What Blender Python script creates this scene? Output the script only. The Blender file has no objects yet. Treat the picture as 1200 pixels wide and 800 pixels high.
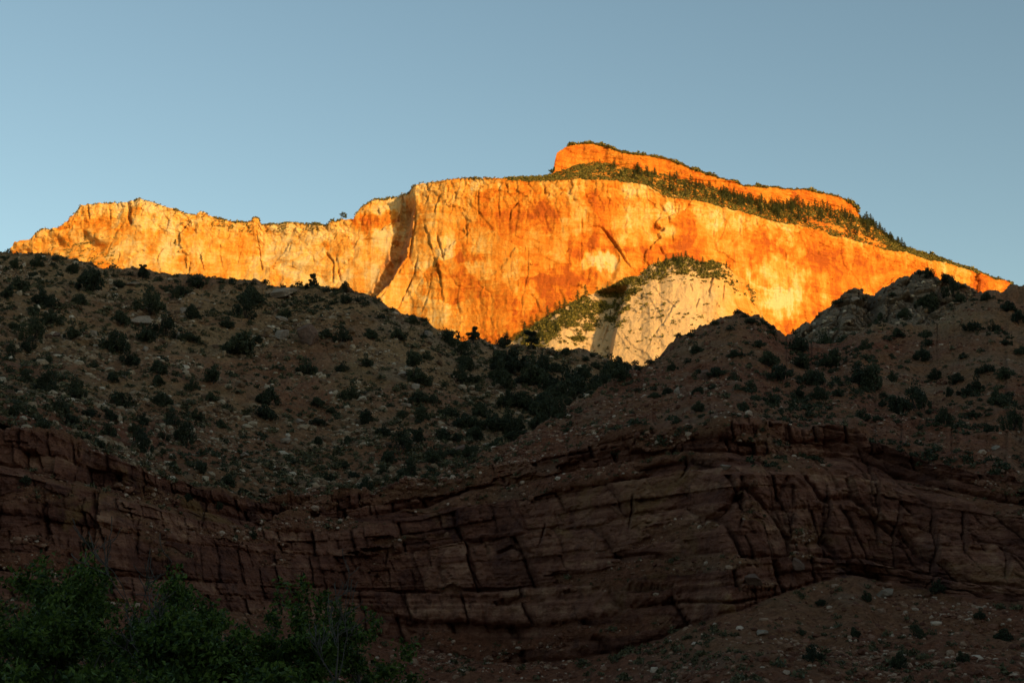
import bpy, math, random
import numpy as np
from mathutils import Vector

R = math.radians
rng = np.random.default_rng(7)
random.seed(7)
scene = bpy.context.scene
COL = scene.collection

# ------------------------------------------------------------------ camera, sky, sun, exposure
PITCH = R(13.0)
CAM = np.array([0.0, 0.0, 1.7])
F = 1200 * 50 / 36.0
cam_d = bpy.data.cameras.new('camera')
cam_d.lens = 50; cam_d.sensor_width = 36; cam_d.sensor_fit = 'HORIZONTAL'
cam_d.clip_start = 0.1; cam_d.clip_end = 30000
cam = bpy.data.objects.new('camera', cam_d)
cam.location = CAM; cam.rotation_euler = (R(90) + PITCH, 0, 0)
COL.objects.link(cam); scene.camera = cam

SUN_AZ, SUN_EL = R(142), R(9)          # azimuth from +Y (view) towards +X (right): behind the viewer, to the right
world = bpy.data.worlds.new('World'); scene.world = world
world.use_nodes = True
wn = world.node_tree; wn.nodes.clear()
sky = wn.nodes.new('ShaderNodeTexSky'); sky.sky_type = 'NISHITA'
sky.sun_disc = False
sky.sun_elevation = SUN_EL; sky.sun_rotation = SUN_AZ
sky.altitude = 1300; sky.air_density = 1.0; sky.dust_density = 2.0; sky.ozone_density = 0.1
bg = wn.nodes.new('ShaderNodeBackground'); bg.inputs['Strength'].default_value = 0.15
wo = wn.nodes.new('ShaderNodeOutputWorld')
wb = wn.nodes.new('ShaderNodeVectorMath'); wb.operation = 'MULTIPLY'; wb.inputs[1].default_value = (0.92, 1.02, 0.97)
wn.links.new(sky.outputs[0], wb.inputs[0]); wn.links.new(wb.outputs[0], bg.inputs[0]); wn.links.new(bg.outputs[0], wo.inputs[0])

sun_d = bpy.data.lights.new('sun', 'SUN'); sun_d.energy = 4.3; sun_d.angle = R(0.5)
sun_d.color = (1.0, 0.66, 0.28)
sun = bpy.data.objects.new('sun', sun_d); COL.objects.link(sun)
sdir = Vector((math.sin(SUN_AZ) * math.cos(SUN_EL), math.cos(SUN_AZ) * math.cos(SUN_EL), math.sin(SUN_EL)))
sun.rotation_euler = sdir.to_track_quat('Z', 'Y').to_euler()
sun.location = sdir * 900
scene.view_settings.view_transform = 'Standard'
scene.view_settings.look = 'None'
scene.view_settings.gamma = 1.0
scene.view_settings.use_curve_mapping = False
scene.view_settings.exposure = 0.3

# ------------------------------------------------------------------ maths helpers
cp, sp = math.cos(PITCH), math.sin(PITCH)

def at(x, y, Y):
    """world point on the line of sight of picture point (x, y) (1200x800) at forward distance Y"""
    a = (np.asarray(x, float) - 600) / F; b = (400 - np.asarray(y, float)) / F
    dy = cp - b * sp; dz = sp + b * cp
    t = Y / dy
    return t * a, Y + 0 * t, CAM[2] + t * dz

def project(X, Y, Z):
    Z = Z - CAM[2]
    f = Y * cp + Z * sp; u = Z * cp - Y * sp
    return 600 + F * X / f, 400 - F * u / f

def pl(pts, x):
    p = np.array(pts, float)
    return np.interp(x, p[:, 0], p[:, 1])

def smooth(a, b, x):
    t = np.clip((x - a) / (b - a), 0, 1)
    return t * t * (3 - 2 * t)

def hsh(ix, iy, iz, seed=0):
    with np.errstate(over='ignore'):
        h = (ix.astype(np.int64) * 374761393 + iy.astype(np.int64) * 668265263 + iz.astype(np.int64) * 2147483647 * 3 + seed * 974634777) & 0xFFFFFFFF
        h = ((h ^ (h >> 13)) * 1274126177) & 0xFFFFFFFF
        h = ((h ^ (h >> 16)) * 2246822519) & 0xFFFFFFFF
        h = h ^ (h >> 15)
    return h

def rnd(ix, iy=0, iz=0, seed=0):
    ix = np.asarray(ix); iy = np.asarray(iy) + 0 * ix; iz = np.asarray(iz) + 0 * ix
    return (hsh(ix, iy, iz, seed) & 0xFFFFFF) / float(0x1000000)

G3 = np.array([[1,1,0],[-1,1,0],[1,-1,0],[-1,-1,0],[1,0,1],[-1,0,1],[1,0,-1],[-1,0,-1],[0,1,1],[0,-1,1],[0,1,-1],[0,-1,-1],[1,1,0],[-1,1,0],[0,-1,1],[0,-1,-1]], np.float32)

def perlin(x, y, z, seed=0):
    x, y, z = np.broadcast_arrays(x, y, z)
    x0 = np.floor(x); y0 = np.floor(y); z0 = np.floor(z)
    fx = (x - x0).astype(np.float32); fy = (y - y0).astype(np.float32); fz = (z - z0).astype(np.float32)
    ix = x0.astype(np.int64); iy = y0.astype(np.int64); iz = z0.astype(np.int64)
    u = fx ** 3 * (fx * (fx * 6 - 15) + 10); v = fy ** 3 * (fy * (fy * 6 - 15) + 10); w = fz ** 3 * (fz * (fz * 6 - 15) + 10)
    out = 0
    for dx in (0, 1):
        wx = u if dx else 1 - u
        for dy in (0, 1):
            wy = v if dy else 1 - v
            for dz in (0, 1):
                wz = w if dz else 1 - w
                g = G3[hsh(ix + dx, iy + dy, iz + dz, seed) & 15]
                out = out + wx * wy * wz * (g[..., 0] * (fx - dx) + g[..., 1] * (fy - dy) + g[..., 2] * (fz - dz))
    return out

def fbm(x, y, z=0.0, oct=5, seed=0, gain=0.5, ridge=False):
    s = 0; a = 1.0; f = 1.0
    for k in range(oct):
        n = perlin(x * f, y * f, np.asarray(z) * f + 7.3 * k, seed + k)
        if ridge: n = 0.5 - np.abs(n) * 1.6
        s = s + a * n; a *= gain; f *= 2.03
    return s

def worley(x, y, seed=0):
    """F1, F2, random of nearest cell, in 2-D"""
    ix = np.floor(x).astype(np.int64); iy = np.floor(y).astype(np.int64)
    f1 = np.full(x.shape, 9.0); f2 = np.full(x.shape, 9.0); cid = np.zeros(x.shape)
    cdx = np.zeros(x.shape); cdy = np.zeros(x.shape)
    for dx in (-1, 0, 1):
        for dy in (-1, 0, 1):
            cx = ix + dx; cy = iy + dy
            px = cx + rnd(cx, cy, 1, seed); py = cy + rnd(cx, cy, 2, seed)
            d = np.hypot(px - x, py - y)
            near = d < f1
            f2 = np.where(near, f1, np.minimum(f2, d))
            cid = np.where(near, rnd(cx, cy, 3, seed), cid)
            cdx = np.where(near, x - px, cdx); cdy = np.where(near, y - py, cdy)
            f1 = np.where(near, d, f1)
    return f1, f2, cid, cdx, cdy

def facets(x, y, seed=0):
    """angular tilted planes, one per cell, -1..1"""
    f1, f2, c, dx, dy = worley(x, y, seed)
    k = (c * 9973) % 1.0; m = (c * 7919) % 1.0
    return (c - 0.5) * 1.2 + (k - 0.5) * 1.6 * dx + (m - 0.5) * 1.6 * dy, f2 - f1

def strokes(D, xp, yp, items):
    """carve traced joints: (points, width px, depth, step height, step length px); >0 depth goes into the face"""
    for pts, w, depth, step, slen in items:
        p = np.array(pts, float)
        m = max(w * 3.2, slen * 3.0, 6)
        sel = (xp > p[:, 0].min() - m) & (xp < p[:, 0].max() + m) & (yp > p[:, 1].min() - m) & (yp < p[:, 1].max() + m)
        if not sel.any(): continue
        X = xp[sel]; Y = yp[sel]
        wob = 0.9 * perlin(X * 0.12, Y * 0.12, 3.3, 5) + 0.7 * perlin(X * 0.5, Y * 0.5, 1.3, 6)
        X = X + wob; Y = Y + wob * 0.5
        best = np.full(X.shape, 1e9); side = np.zeros(X.shape); tt = np.zeros(X.shape)
        n = len(p) - 1
        for k in range(n):
            a = p[k]; d = p[k + 1] - a; L = max(d @ d, 1e-6)
            t = np.clip(((X - a[0]) * d[0] + (Y - a[1]) * d[1]) / L, 0, 1)
            ex = X - a[0] - t * d[0]; ey = Y - a[1] - t * d[1]
            dist = np.hypot(ex, ey); nb = dist < best
            best = np.where(nb, dist, best)
            side = np.where(nb, np.sign(-(d[0] * (Y - a[1]) - d[1] * (X - a[0]))), side)
            tt = np.where(nb, (k + t) / n, tt)
        fade = smooth(-0.02, 0.2, tt) * (1 - smooth(0.75, 1.02, tt)) * 0.8 + 0.2
        gap = 0.25 + 0.75 * smooth(-0.22, 0.12, perlin(X * 0.11, Y * 0.11, 8.8, 9)) if w < 1.5 else 1.0
        fade = fade * gap; step = step * (0.6 if w < 1.5 else 1.0)
        add = -0.8 * depth * np.exp(-(best / (0.75 * w)) ** 2) * fade
        if step:
            sd = best * side
            add = add + step * fade * smooth(-0.6, 0.9, sd) * np.exp(-np.clip(sd, 0, None) / slen)
        D[sel] += add
    return D

def blobs(A, xp, yp, items):
    """patches of stone colour (x, y, rx, ry, value) with torn edges"""
    for x, y, rx, ry, val in items:
        d = np.hypot((xp - x) / rx, (yp - y) / ry) + 0.75 * fbm(xp * 0.09, yp * 0.05, x * 0.1, 5, int(x) % 97) + 0.28 * fbm(xp * 0.35, yp * 0.025, x * 0.1, 3, int(x) % 89)
        A += val * (1 - smooth(0.55, 1.15, d))
    return A

def strata(u, q, lo, hi, tmin, tmax, jw, seed, prot=1.0, blk=0.6, crack=0.8):
    """bedded, jointed rock: u along the face (m), q up through the beds (m); returns outward offset (m)"""
    r = np.random.default_rng(seed)
    b = [lo]
    while b[-1] < hi: b.append(b[-1] + r.uniform(tmin, tmax) * r.choice([0.5, 1, 1, 1.7]))
    b = np.array(b)
    i = np.clip(np.searchsorted(b, q) - 1, 0, len(b) - 2)
    th = b[i + 1] - b[i]; t = (q - b[i]) / th
    p = r.uniform(-1, 1, len(b)) * prot
    w = jw * r.uniform(0.6, 1.9, len(b))[i]
    uu = (u + r.uniform(0, 99, len(b))[i]) / w
    uu = uu + 0.15 * perlin(u / 9.0, q / 6.0, seed, seed)
    j = np.floor(uu); fr = uu - j
    bo = rnd(j.astype(np.int64), i, 0, seed) - 0.5
    tilt = (rnd(j.astype(np.int64), i, 4, seed) - 0.5) * (fr - 0.5)
    ed = np.minimum(fr, 1 - fr) * w
    gate = (rnd(j.astype(np.int64), i, 9, seed) > 0.35)
    joint = np.exp(-(ed / 0.26) ** 2) * gate
    has = (r.random(len(b)) > 0.4)[i]
    under = (1 - smooth(0.25, 0.5, t * th)) * (0.45 + 0.75 * has)        # weathered recess under each bed
    lip = (1 - smooth(0.0, 0.25, (1 - t) * th)) * 0.35
    pvar = perlin(u / 45.0, i * 3.7, seed * 1.1, seed + 3)       # beds come and go along the face
    global BLOCK; BLOCK = 0.55 * rnd(j.astype(np.int64), i, 5, seed) + 0.45 * rnd(i, 7, 5, seed)
    return p[i] * (0.75 + 1.0 * pvar) + blk * (bo * 2 + tilt * 0.9) - crack * joint - (0.75 * under + lip) * (0.5 + pvar)

# ------------------------------------------------------------------ mesh helpers
def mesh_np(name, V, faces, mats, attrs=None, smooth_shade=False, midx=None):
    """V (n,3); faces (m,k) with one k"""
    me = bpy.data.meshes.new(name)
    V = np.ascontiguousarray(V, np.float32); faces = np.ascontiguousarray(faces, np.int32)
    k = faces.shape[1]
    me.vertices.add(len(V)); me.vertices.foreach_set('co', V.ravel())
    me.loops.add(faces.size); me.loops.foreach_set('vertex_index', faces.ravel())
    me.polygons.add(len(faces)); me.polygons.foreach_set('loop_start', np.arange(len(faces), dtype=np.int32) * k)
    me.polygons.foreach_set('loop_total', np.full(len(faces), k, np.int32))
    if midx is not None: me.polygons.foreach_set('material_index', np.ascontiguousarray(midx, np.int32))
    me.update(calc_edges=True)
    me.polygons.foreach_set('use_smooth', np.full(len(faces), smooth_shade, bool))
    for an, av in (attrs or {}).items():
        a = me.attributes.new(an, 'FLOAT', 'POINT'); a.data.foreach_set('value', np.ascontiguousarray(av, np.float32).ravel())
    for m in (mats if isinstance(mats, (list, tuple)) else [mats]): me.materials.append(m)
    me.validate()
    return me

def obj(name, me, parent=None):
    o = bpy.data.objects.new(name, me); COL.objects.link(o)
    if parent: o.parent = parent
    return o

def tag(o, label=None, cat=None, group=None, kind=None):
    if label: o['label'] = label
    if cat: o['category'] = cat
    if group: o['group'] = group
    if kind: o['kind'] = kind
    return o

def grid_faces(m, n):
    i = np.arange(m - 1)[:, None] * n + np.arange(n - 1)[None, :]
    return np.stack([i, i + 1, i + n + 1, i + n], -1).reshape(-1, 4)

class Sheet:
    """terrain surface: rows run from its foot (row 0) up to its crest and over the back"""
    def __init__(s, name, X, Y, Z, crest, mat, attrs):
        s.X, s.Y, s.Z, s.crest = X, Y, Z, crest
        s.px, s.py = project(X, Y, Z)
        m, n = X.shape
        s.obj = obj(name, mesh_np(name, np.stack([X, Y, Z], -1).reshape(-1, 3), grid_faces(m, n), mat, {k: v.ravel() for k, v in attrs.items()}, True))
        tag(s.obj, kind='structure')
        s.attrs = attrs
    def pick(s, x, y):
        c = int(np.argmin(np.abs(s.px[s.crest // 2] - x)))
        r = int(np.argmin(np.abs(s.py[:s.crest + 1, c] - y) + 0.3 * np.abs(s.px[:s.crest + 1, c] - x)))
        return np.array([s.X[r, c], s.Y[r, c], s.Z[r, c]])

def back_rows(X, Y, Z, steps, noise=None):
    """continue a crest backwards: steps of (dy, dz) from the crest"""
    xs, ys, zs = [X], [Y], [Z]
    for k, (dy, dz) in enumerate(steps):
        sc = 1 + dy / Y[-1]
        nz = 0 if noise is None else noise * fbm(X[-1] / 20.0, (Y[-1] + dy) / 20.0, 0.3, 3, 11)
        xs.append((X[-1] * sc)[None]); ys.append((Y[-1] + dy)[None]); zs.append((Z[-1] + dz + nz)[None])
    return np.concatenate(xs), np.concatenate(ys), np.concatenate(zs)

# ------------------------------------------------------------------ materials
class NT:
    def __init__(s, name):
        s.m = bpy.data.materials.new(name); s.m.use_nodes = True
        s.t = s.m.node_tree; s.t.nodes.clear()
        s.out = s.n('ShaderNodeOutputMaterial'); s.bsdf = s.n('ShaderNodeBsdfPrincipled')
        s.bsdf.inputs['Roughness'].default_value = 0.95
        s.bsdf.inputs['Specular IOR Level'].default_value = 0.08
        s.l(s.bsdf.outputs[0], s.out.inputs[0])
    def n(s, k, **kw):
        nd = s.t.nodes.new(k)
        for a, b in kw.items(): setattr(nd, a, b)
        return nd
    def l(s, a, b): s.t.links.new(a, b)
    def pos(s, sx=1, sy=1, sz=1):
        g = s.n('ShaderNodeNewGeometry'); v = s.n('ShaderNodeVectorMath', operation='MULTIPLY')
        s.l(g.outputs['Position'], v.inputs[0]); v.inputs[1].default_value = (sx, sy, sz)
        return v.outputs[0]
    def noise(s, vec, scale, detail=6, rough=0.55, dist=0.0):
        t = s.n('ShaderNodeTexNoise'); t.inputs['Scale'].default_value = scale; t.inputs['Detail'].default_value = detail
        t.inputs['Roughness'].default_value = rough; t.inputs['Distortion'].default_value = dist
        s.l(vec, t.inputs['Vector']); return t.outputs['Fac']
    def vor(s, vec, scale, feature='F1', out='Distance'):
        t = s.n('ShaderNodeTexVoronoi', feature=feature); t.inputs['Scale'].default_value = scale
        s.l(vec, t.inputs['Vector']); return t.outputs[out]
    def ramp(s, fac, stops):
        r = s.n('ShaderNodeValToRGB'); e = r.color_ramp.elements
        while len(e) < len(stops): e.new(0.5)
        for k, (p, c) in enumerate(stops):
            e[k].position = p; e[k].color = (c if len(c) == 4 else (*c, 1)) if not isinstance(c, (int, float)) else (c, c, c, 1)
        s.l(fac, r.inputs[0]); return r.outputs[0]
    def attr(s, name):
        a = s.n('ShaderNodeAttribute'); a.attribute_name = name; return a.outputs['Fac']
    def mth(s, op, a, b=None, clamp=False):
        m = s.n('ShaderNodeMath', operation=op, use_clamp=clamp)
        for k, v in enumerate((a, b)):
            if v is None: continue
            if isinstance(v, (int, float)): m.inputs[k].default_value = v
            else: s.l(v, m.inputs[k])
        return m.outputs[0]
    def mix(s, fac, a, b, mode='MIX'):
        m = s.n('ShaderNodeMix', data_type='RGBA', blend_type=mode)
        for k, v in ((0, fac), (6, a), (7, b)):
            if isinstance(v, (int, float)): m.inputs[k].default_value = v
            elif isinstance(v, tuple): m.inputs[k].default_value = (*v, 1) if len(v) == 3 else v
            else: s.l(v, m.inputs[k])
        return m.outputs[2]
    def bump(s, h, dist, strength=1.0):
        b = s.n('ShaderNodeBump'); b.inputs['Distance'].default_value = dist; b.inputs['Strength'].default_value = strength
        s.l(h, b.inputs['Height']); s.l(b.outputs[0], s.bsdf.inputs['Normal'])
    def color(s, c):
        if isinstance(c, tuple): s.bsdf.inputs['Base Color'].default_value = (*c, 1)
        else: s.l(c, s.bsdf.inputs['Base Color'])
    def island(s):
        g = s.n('ShaderNodeNewGeometry'); return g.outputs['Random Per Island']
    def objrand(s):
        g = s.n('ShaderNodeObjectInfo'); return g.outputs['Random']

def mat_mesa():
    t = NT('sunlit_sandstone')
    tone = t.attr('tone')
    streak = t.noise(t.pos(1/14, 1/14, 1/120), 1.0, 7, 0.62, 0.5)
    patch = t.noise(t.pos(1/85, 1/85, 1/55), 1.0, 9, 0.66, 1.4)
    fine = t.noise(t.pos(1/3.4, 1/3.4, 1/4.6), 1.0, 8, 0.76, 0.6)
    band = t.noise(t.pos(1/95, 1/95, 1/7), 1.0, 6, 0.6, 1.1)
    v = tone
    for nz, k in ((streak, 0.85), (patch, 1.25), (fine, 0.72), (band, 0.55)):
        v = t.mth('ADD', v, t.mth('MULTIPLY', t.mth('SUBTRACT', nz, 0.5), k))
    c = t.ramp(v, [(0.0, (0.64, 0.44, 0.20)), (0.22, (0.64, 0.365, 0.105)), (0.42, (0.62, 0.275, 0.048)), (0.62, (0.57, 0.20, 0.022)), (0.82, (0.50, 0.135, 0.012)), (1.0, (0.36, 0.08, 0.011))])
    # narrow dark desert-varnish streaks
    var = t.noise(t.pos(1/5, 1/5, 1/130), 1.0, 5, 0.6, 0.3)
    vm = t.ramp(var, [(0.60, 0.0), (0.74, 0.6)])
    c = t.mix(vm, c, (0.27, 0.085, 0.03))
    pale = t.attr('pale')
    dome = t.mix(t.noise(t.pos(1/14, 1/14, 1/22), 1.0, 7, 0.65), (0.45, 0.28, 0.14), (0.66, 0.44, 0.22))
    c = t.mix(pale, c, dome)
    t.color(c)
    bed = t.noise(t.pos(1/55, 1/55, 1/3.2), 1.0, 5, 0.6, 0.6)
    rough = t.noise(t.pos(1/9, 1/9, 1/13), 1.0, 9, 0.68)
    h = t.mth('ADD', t.mth('MULTIPLY', bed, 0.5), rough)
    t.bump(h, 3.6, 0.75)
    return t.m

def mat_soil():
    """red-brown bedrock and scree of the near canyon side: 'rock' 1 = cliff, 'red' = iron-red soil"""
    t = NT('canyon_rock')
    rock = t.attr('rock'); red = t.attr('red'); pale = t.attr('pale')
    big = t.noise(t.pos(1/11, 1/11, 1/11), 1.0, 8, 0.62, 0.4)
    fine = t.noise(t.pos(1.1, 1.1, 1.1), 1.0, 8, 0.7)
    beds = t.noise(t.pos(1/60, 1/60, 1/1.3), 1.0, 6, 0.7, 0.3)
    streak = t.noise(t.pos(1/2.0, 1/2.0, 1/16), 1.0, 6, 0.6, 0.5)
    scree = t.ramp(t.mth('ADD', t.mth('MULTIPLY', big, 0.5), t.mth('MULTIPLY', fine, 0.5)),
                   [(0.36, (0.135, 0.074, 0.034)), (0.5, (0.317, 0.193, 0.091)), (0.64, (0.513, 0.339, 0.169))])
    redc = t.ramp(fine, [(0.3, (0.130, 0.048, 0.025)), (0.7, (0.332, 0.131, 0.070))])
    soil = t.mix(t.mth('ADD', red, t.mth('MULTIPLY', t.mth('SUBTRACT', big, 0.5), 1.4), True), scree, redc)
    cv = t.mth('ADD', t.mth('MULTIPLY', beds, 0.45), t.mth('ADD', t.mth('MULTIPLY', streak, 0.3), t.mth('MULTIPLY', big, 0.25)))
    cv = t.mth('ADD', cv, t.mth('MULTIPLY', t.mth('SUBTRACT', t.attr('block'), 0.5), 0.32))
    cl = t.ramp(cv, [(0.36, (0.098, 0.040, 0.025)), (0.47, (0.217, 0.090, 0.052)), (0.55, (0.315, 0.147, 0.083)), (0.66, (0.532, 0.301, 0.163))])
    stain = t.ramp(t.noise(t.pos(1/7, 1/7, 1/22), 1.0, 6, 0.6, 0.7), [(0.56, 0.0), (0.68, 0.65)])
    cl = t.mix(stain, cl, (0.058, 0.031, 0.031))
    och = t.ramp(t.noise(t.pos(1/18, 1/18, 1/12), 1.0, 5, 0.6, 0.9), [(0.57, 0.0), (0.68, 0.6)])
    cl = t.mix(och, cl, (0.30, 0.175, 0.06))
    cl = t.mix(1.0, cl, (1.0, 0.95, 1.0), 'MULTIPLY')
    c = t.mix(rock, soil, cl)
    outc = t.mix(t.noise(t.pos(1/3, 1/3, 1/3), 1.0, 7, 0.65), (0.135, 0.101, 0.072), (0.365, 0.277, 0.189))
    c = t.mix(pale, c, outc)
    t.color(c)
    hb = t.noise(t.pos(1/0.9, 1/0.9, 1/0.45), 1.0, 8, 0.7)
    hv = t.vor(t.pos(1, 1, 1), 0.9)
    t.bump(t.mth('ADD', hb, t.mth('MULTIPLY', hv, 0.5)), 1.1, 1.0)
    return t.m

def mat_rocks(name, stops):
    t = NT(name)
    r = t.island()
    c = t.ramp(r, stops)
    n = t.noise(t.pos(1.5, 1.5, 1.5), 1.0, 6, 0.65)
    t.color(t.mix(0.55, c, t.ramp(n, [(0.3, 0.35), (0.7, 1.0)]), 'MULTIPLY'))
    t.bump(t.noise(t.pos(3, 3, 3), 1.0, 6, 0.7), 0.25, 0.8)
    return t.m

def mat_leaf(name, a, b, trans=0.15, per_obj=0.5):
    t = NT(name)
    f = t.mth('ADD', t.mth('MULTIPLY', t.island(), 1 - per_obj), t.mth('MULTIPLY', t.objrand(), per_obj))
    c = t.ramp(f, [(0.15, a), (0.85, b)])
    t.color(c)
    t.bsdf.inputs['Roughness'].default_value = 0.6
    t.bsdf.inputs['Specular IOR Level'].default_value = 0.2
    if trans:
        tr = t.n('ShaderNodeBsdfTranslucent'); t.l(c, tr.inputs['Color'])
        mx = t.n('ShaderNodeMixShader'); mx.inputs[0].default_value = trans
        t.l(t.bsdf.outputs[0], mx.inputs[1]); t.l(tr.outputs[0], mx.inputs[2]); t.l(mx.outputs[0], t.out.inputs[0])
    return t.m

def mat_bark(name, a, b):
    t = NT(name)
    t.color(t.ramp(t.noise(t.pos(9, 9, 2), 1.0, 6, 0.6), [(0.3, a), (0.7, b)]))
    t.bump(t.noise(t.pos(14, 14, 3), 1.0, 6, 0.7), 0.03, 0.8)
    return t.m

M_MESA = mat_mesa(); M_SOIL = mat_soil()
M_RUB = mat_rocks('scree_stone', [(0.0, (0.132, 0.074, 0.043)), (0.45, (0.264, 0.166, 0.096)), (0.75, (0.396, 0.276, 0.168)), (0.94, (0.528, 0.408, 0.276)), (1.0, (0.720, 0.600, 0.456))])
M_RED = mat_rocks('red_stone', [(0.0, (0.125, 0.050, 0.031)), (0.6, (0.263, 0.118, 0.070)), (0.85, (0.400, 0.240, 0.150)), (1.0, (0.650, 0.480, 0.348))])
M_BOULD = mat_rocks('boulder_stone', [(0.0, (0.25, 0.18, 0.125)), (1.0, (0.36, 0.28, 0.21))])
M_BOULD_RED = mat_rocks('red_boulder_stone', [(0.0, (0.14, 0.08, 0.055)), (1.0, (0.20, 0.12, 0.085))])
M_JUN = mat_leaf('juniper_foliage', (0.018, 0.024, 0.011), (0.058, 0.064, 0.028), 0.05)
M_SCRUB = mat_leaf('sage_foliage', (0.048, 0.045, 0.020), (0.15, 0.130, 0.060), 0.1, 0.0)
M_PINE = mat_leaf('conifer_foliage', (0.038, 0.046, 0.010), (0.085, 0.090, 0.018), 0.08)
M_BRUSH = mat_leaf('mesa_brush_foliage', (0.055, 0.058, 0.012), (0.27, 0.205, 0.04), 0.1, 0.0)
M_LEAF = mat_leaf('broad_leaf', (0.016, 0.034, 0.006), (0.115, 0.17, 0.026), 0.25, 0.1)
M_BARK = mat_bark('grey_bark', (0.05, 0.042, 0.036), (0.15, 0.13, 0.11))
M_DEAD = mat_bark('dead_wood', (0.06, 0.05, 0.043), (0.15, 0.13, 0.11))
M_BARKD = mat_bark('dark_bark', (0.03, 0.024, 0.02), (0.08, 0.065, 0.05))

# ------------------------------------------------------------------ ground and the unseen ridge added behind the viewer for shade
def make_ground():
    e = 9000.0
    n = 120
    g = np.sign(np.linspace(-1, 1, n)) * np.abs(np.linspace(-1, 1, n)) ** 2.5 * e
    X, Y = np.meshgrid(g, g)
    Z = 0.5 * fbm(X / 14, Y / 14, 0.2, 3, 31) * np.exp(-(np.hypot(X, Y) / 600) ** 2)
    a = np.ones_like(X)
    o = obj('ground', mesh_np('ground', np.stack([X, Y, Z], -1).reshape(-1, 3), grid_faces(n, n), M_SOIL, {'block': a.ravel() * 0.5, 'rock': a.ravel() * 0, 'red': a.ravel() * 0.5, 'pale': a.ravel() * 0}, True))
    tag(o, kind='structure')
make_ground()

def make_shading_ridge():
    """unseen ridge added behind the viewer, its height set to keep the low sun off the near slopes"""
    n, m = 240, 60
    az = np.linspace(R(62), R(300), n)[None, :]
    v = np.linspace(0, 1, m)[:, None]
    H = 50 + 315 * smooth(R(88), R(108), az) * (1 - smooth(R(190), R(225), az)) + 15 * np.sin(az * 7) + 0 * v
    d = 360 + 330 * v ** 0.9
    z = H * (0.35 * v + 0.65 * smooth(0.25, 0.9, v))
    d = d + 22 * fbm(az * 9, z / 80, 0.1, 5, 21)
    d = np.concatenate([d, d[-1:] + 150, d[-1:] + 700]); z = np.concatenate([z, z[-1:] + 10, z[-1:] * 0])
    az = az + 0 * d
    X = d * np.sin(az); Y = d * np.cos(az)
    k = np.ones_like(X)
    o = obj('shading_ridge', mesh_np('shading_ridge', np.stack([X, Y, z - 2], -1).reshape(-1, 3), grid_faces(*X.shape), M_SOIL, {'block': k * 0.5, 'rock': k * 0.6, 'red': k * 0.4, 'pale': k * 0}, True))
    tag(o, kind='structure')
make_shading_ridge()

# ------------------------------------------------------------------ the sunlit mesa
WALL_TOP = [(-300,330),(-100,318),(-20,306),(9,297),(20,286),(37,281),(49,272),(54,268),(62,270),(71,267),(80,259),(86,247),(95,240),(112,238),(145,235),(162,232),(175,236),(190,241),(207,247),(220,251),(230,252),(235,249),(241,250),(246,255),(265,260),(282,262),(295,261),(299,254),(303,256),(306,262),(327,262),(345,260),(365,262),(385,264),(400,256),(414,255),(417,248),(422,242),(440,233),(462,230),(479,226),(484,217),(507,212),(550,208),(575,209),(600,211),(650,212),(700,212),(740,215),(760,219),(775,229),(785,232),(825,238),(865,248),(900,259),(940,266),(975,275),(1012,284),(1035,291),(1065,296),(1090,306),(1112,309),(1140,317),(1162,327),(1182,331),(1190,338),(1210,348),(1300,380),(1500,420)]
W_LEFT = [(-300,3050),(0,2760),(95,2690),(160,2655),(300,2650),(414,2612),(470,2606),(1500,2606)]
W_RIGHT = [(-300,2560),(480,2548),(520,2515),(600,2490),(700,2480),(800,2505),(900,2580),(1050,2730),(1190,2930),(1500,3300)]

def wall_Y(x, y):
    xl = pl([(200,466),(235,466),(265,463),(300,452),(325,440),(345,430),(380,415),(480,380)][:], y)
    xr = pl([(200,487),(240,486),(265,485),(305,475),(335,456),(350,437),(380,421),(480,386)], y)
    jag = 2.6 * fbm(x / 14, y / 14, 0.3, 5, 77, 0.6)
    t = smooth(0, 1, (x + jag - xl) / (xr - xl))
    return pl(W_LEFT, x) * (1 - t) + pl(W_RIGHT, x) * t

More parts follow.
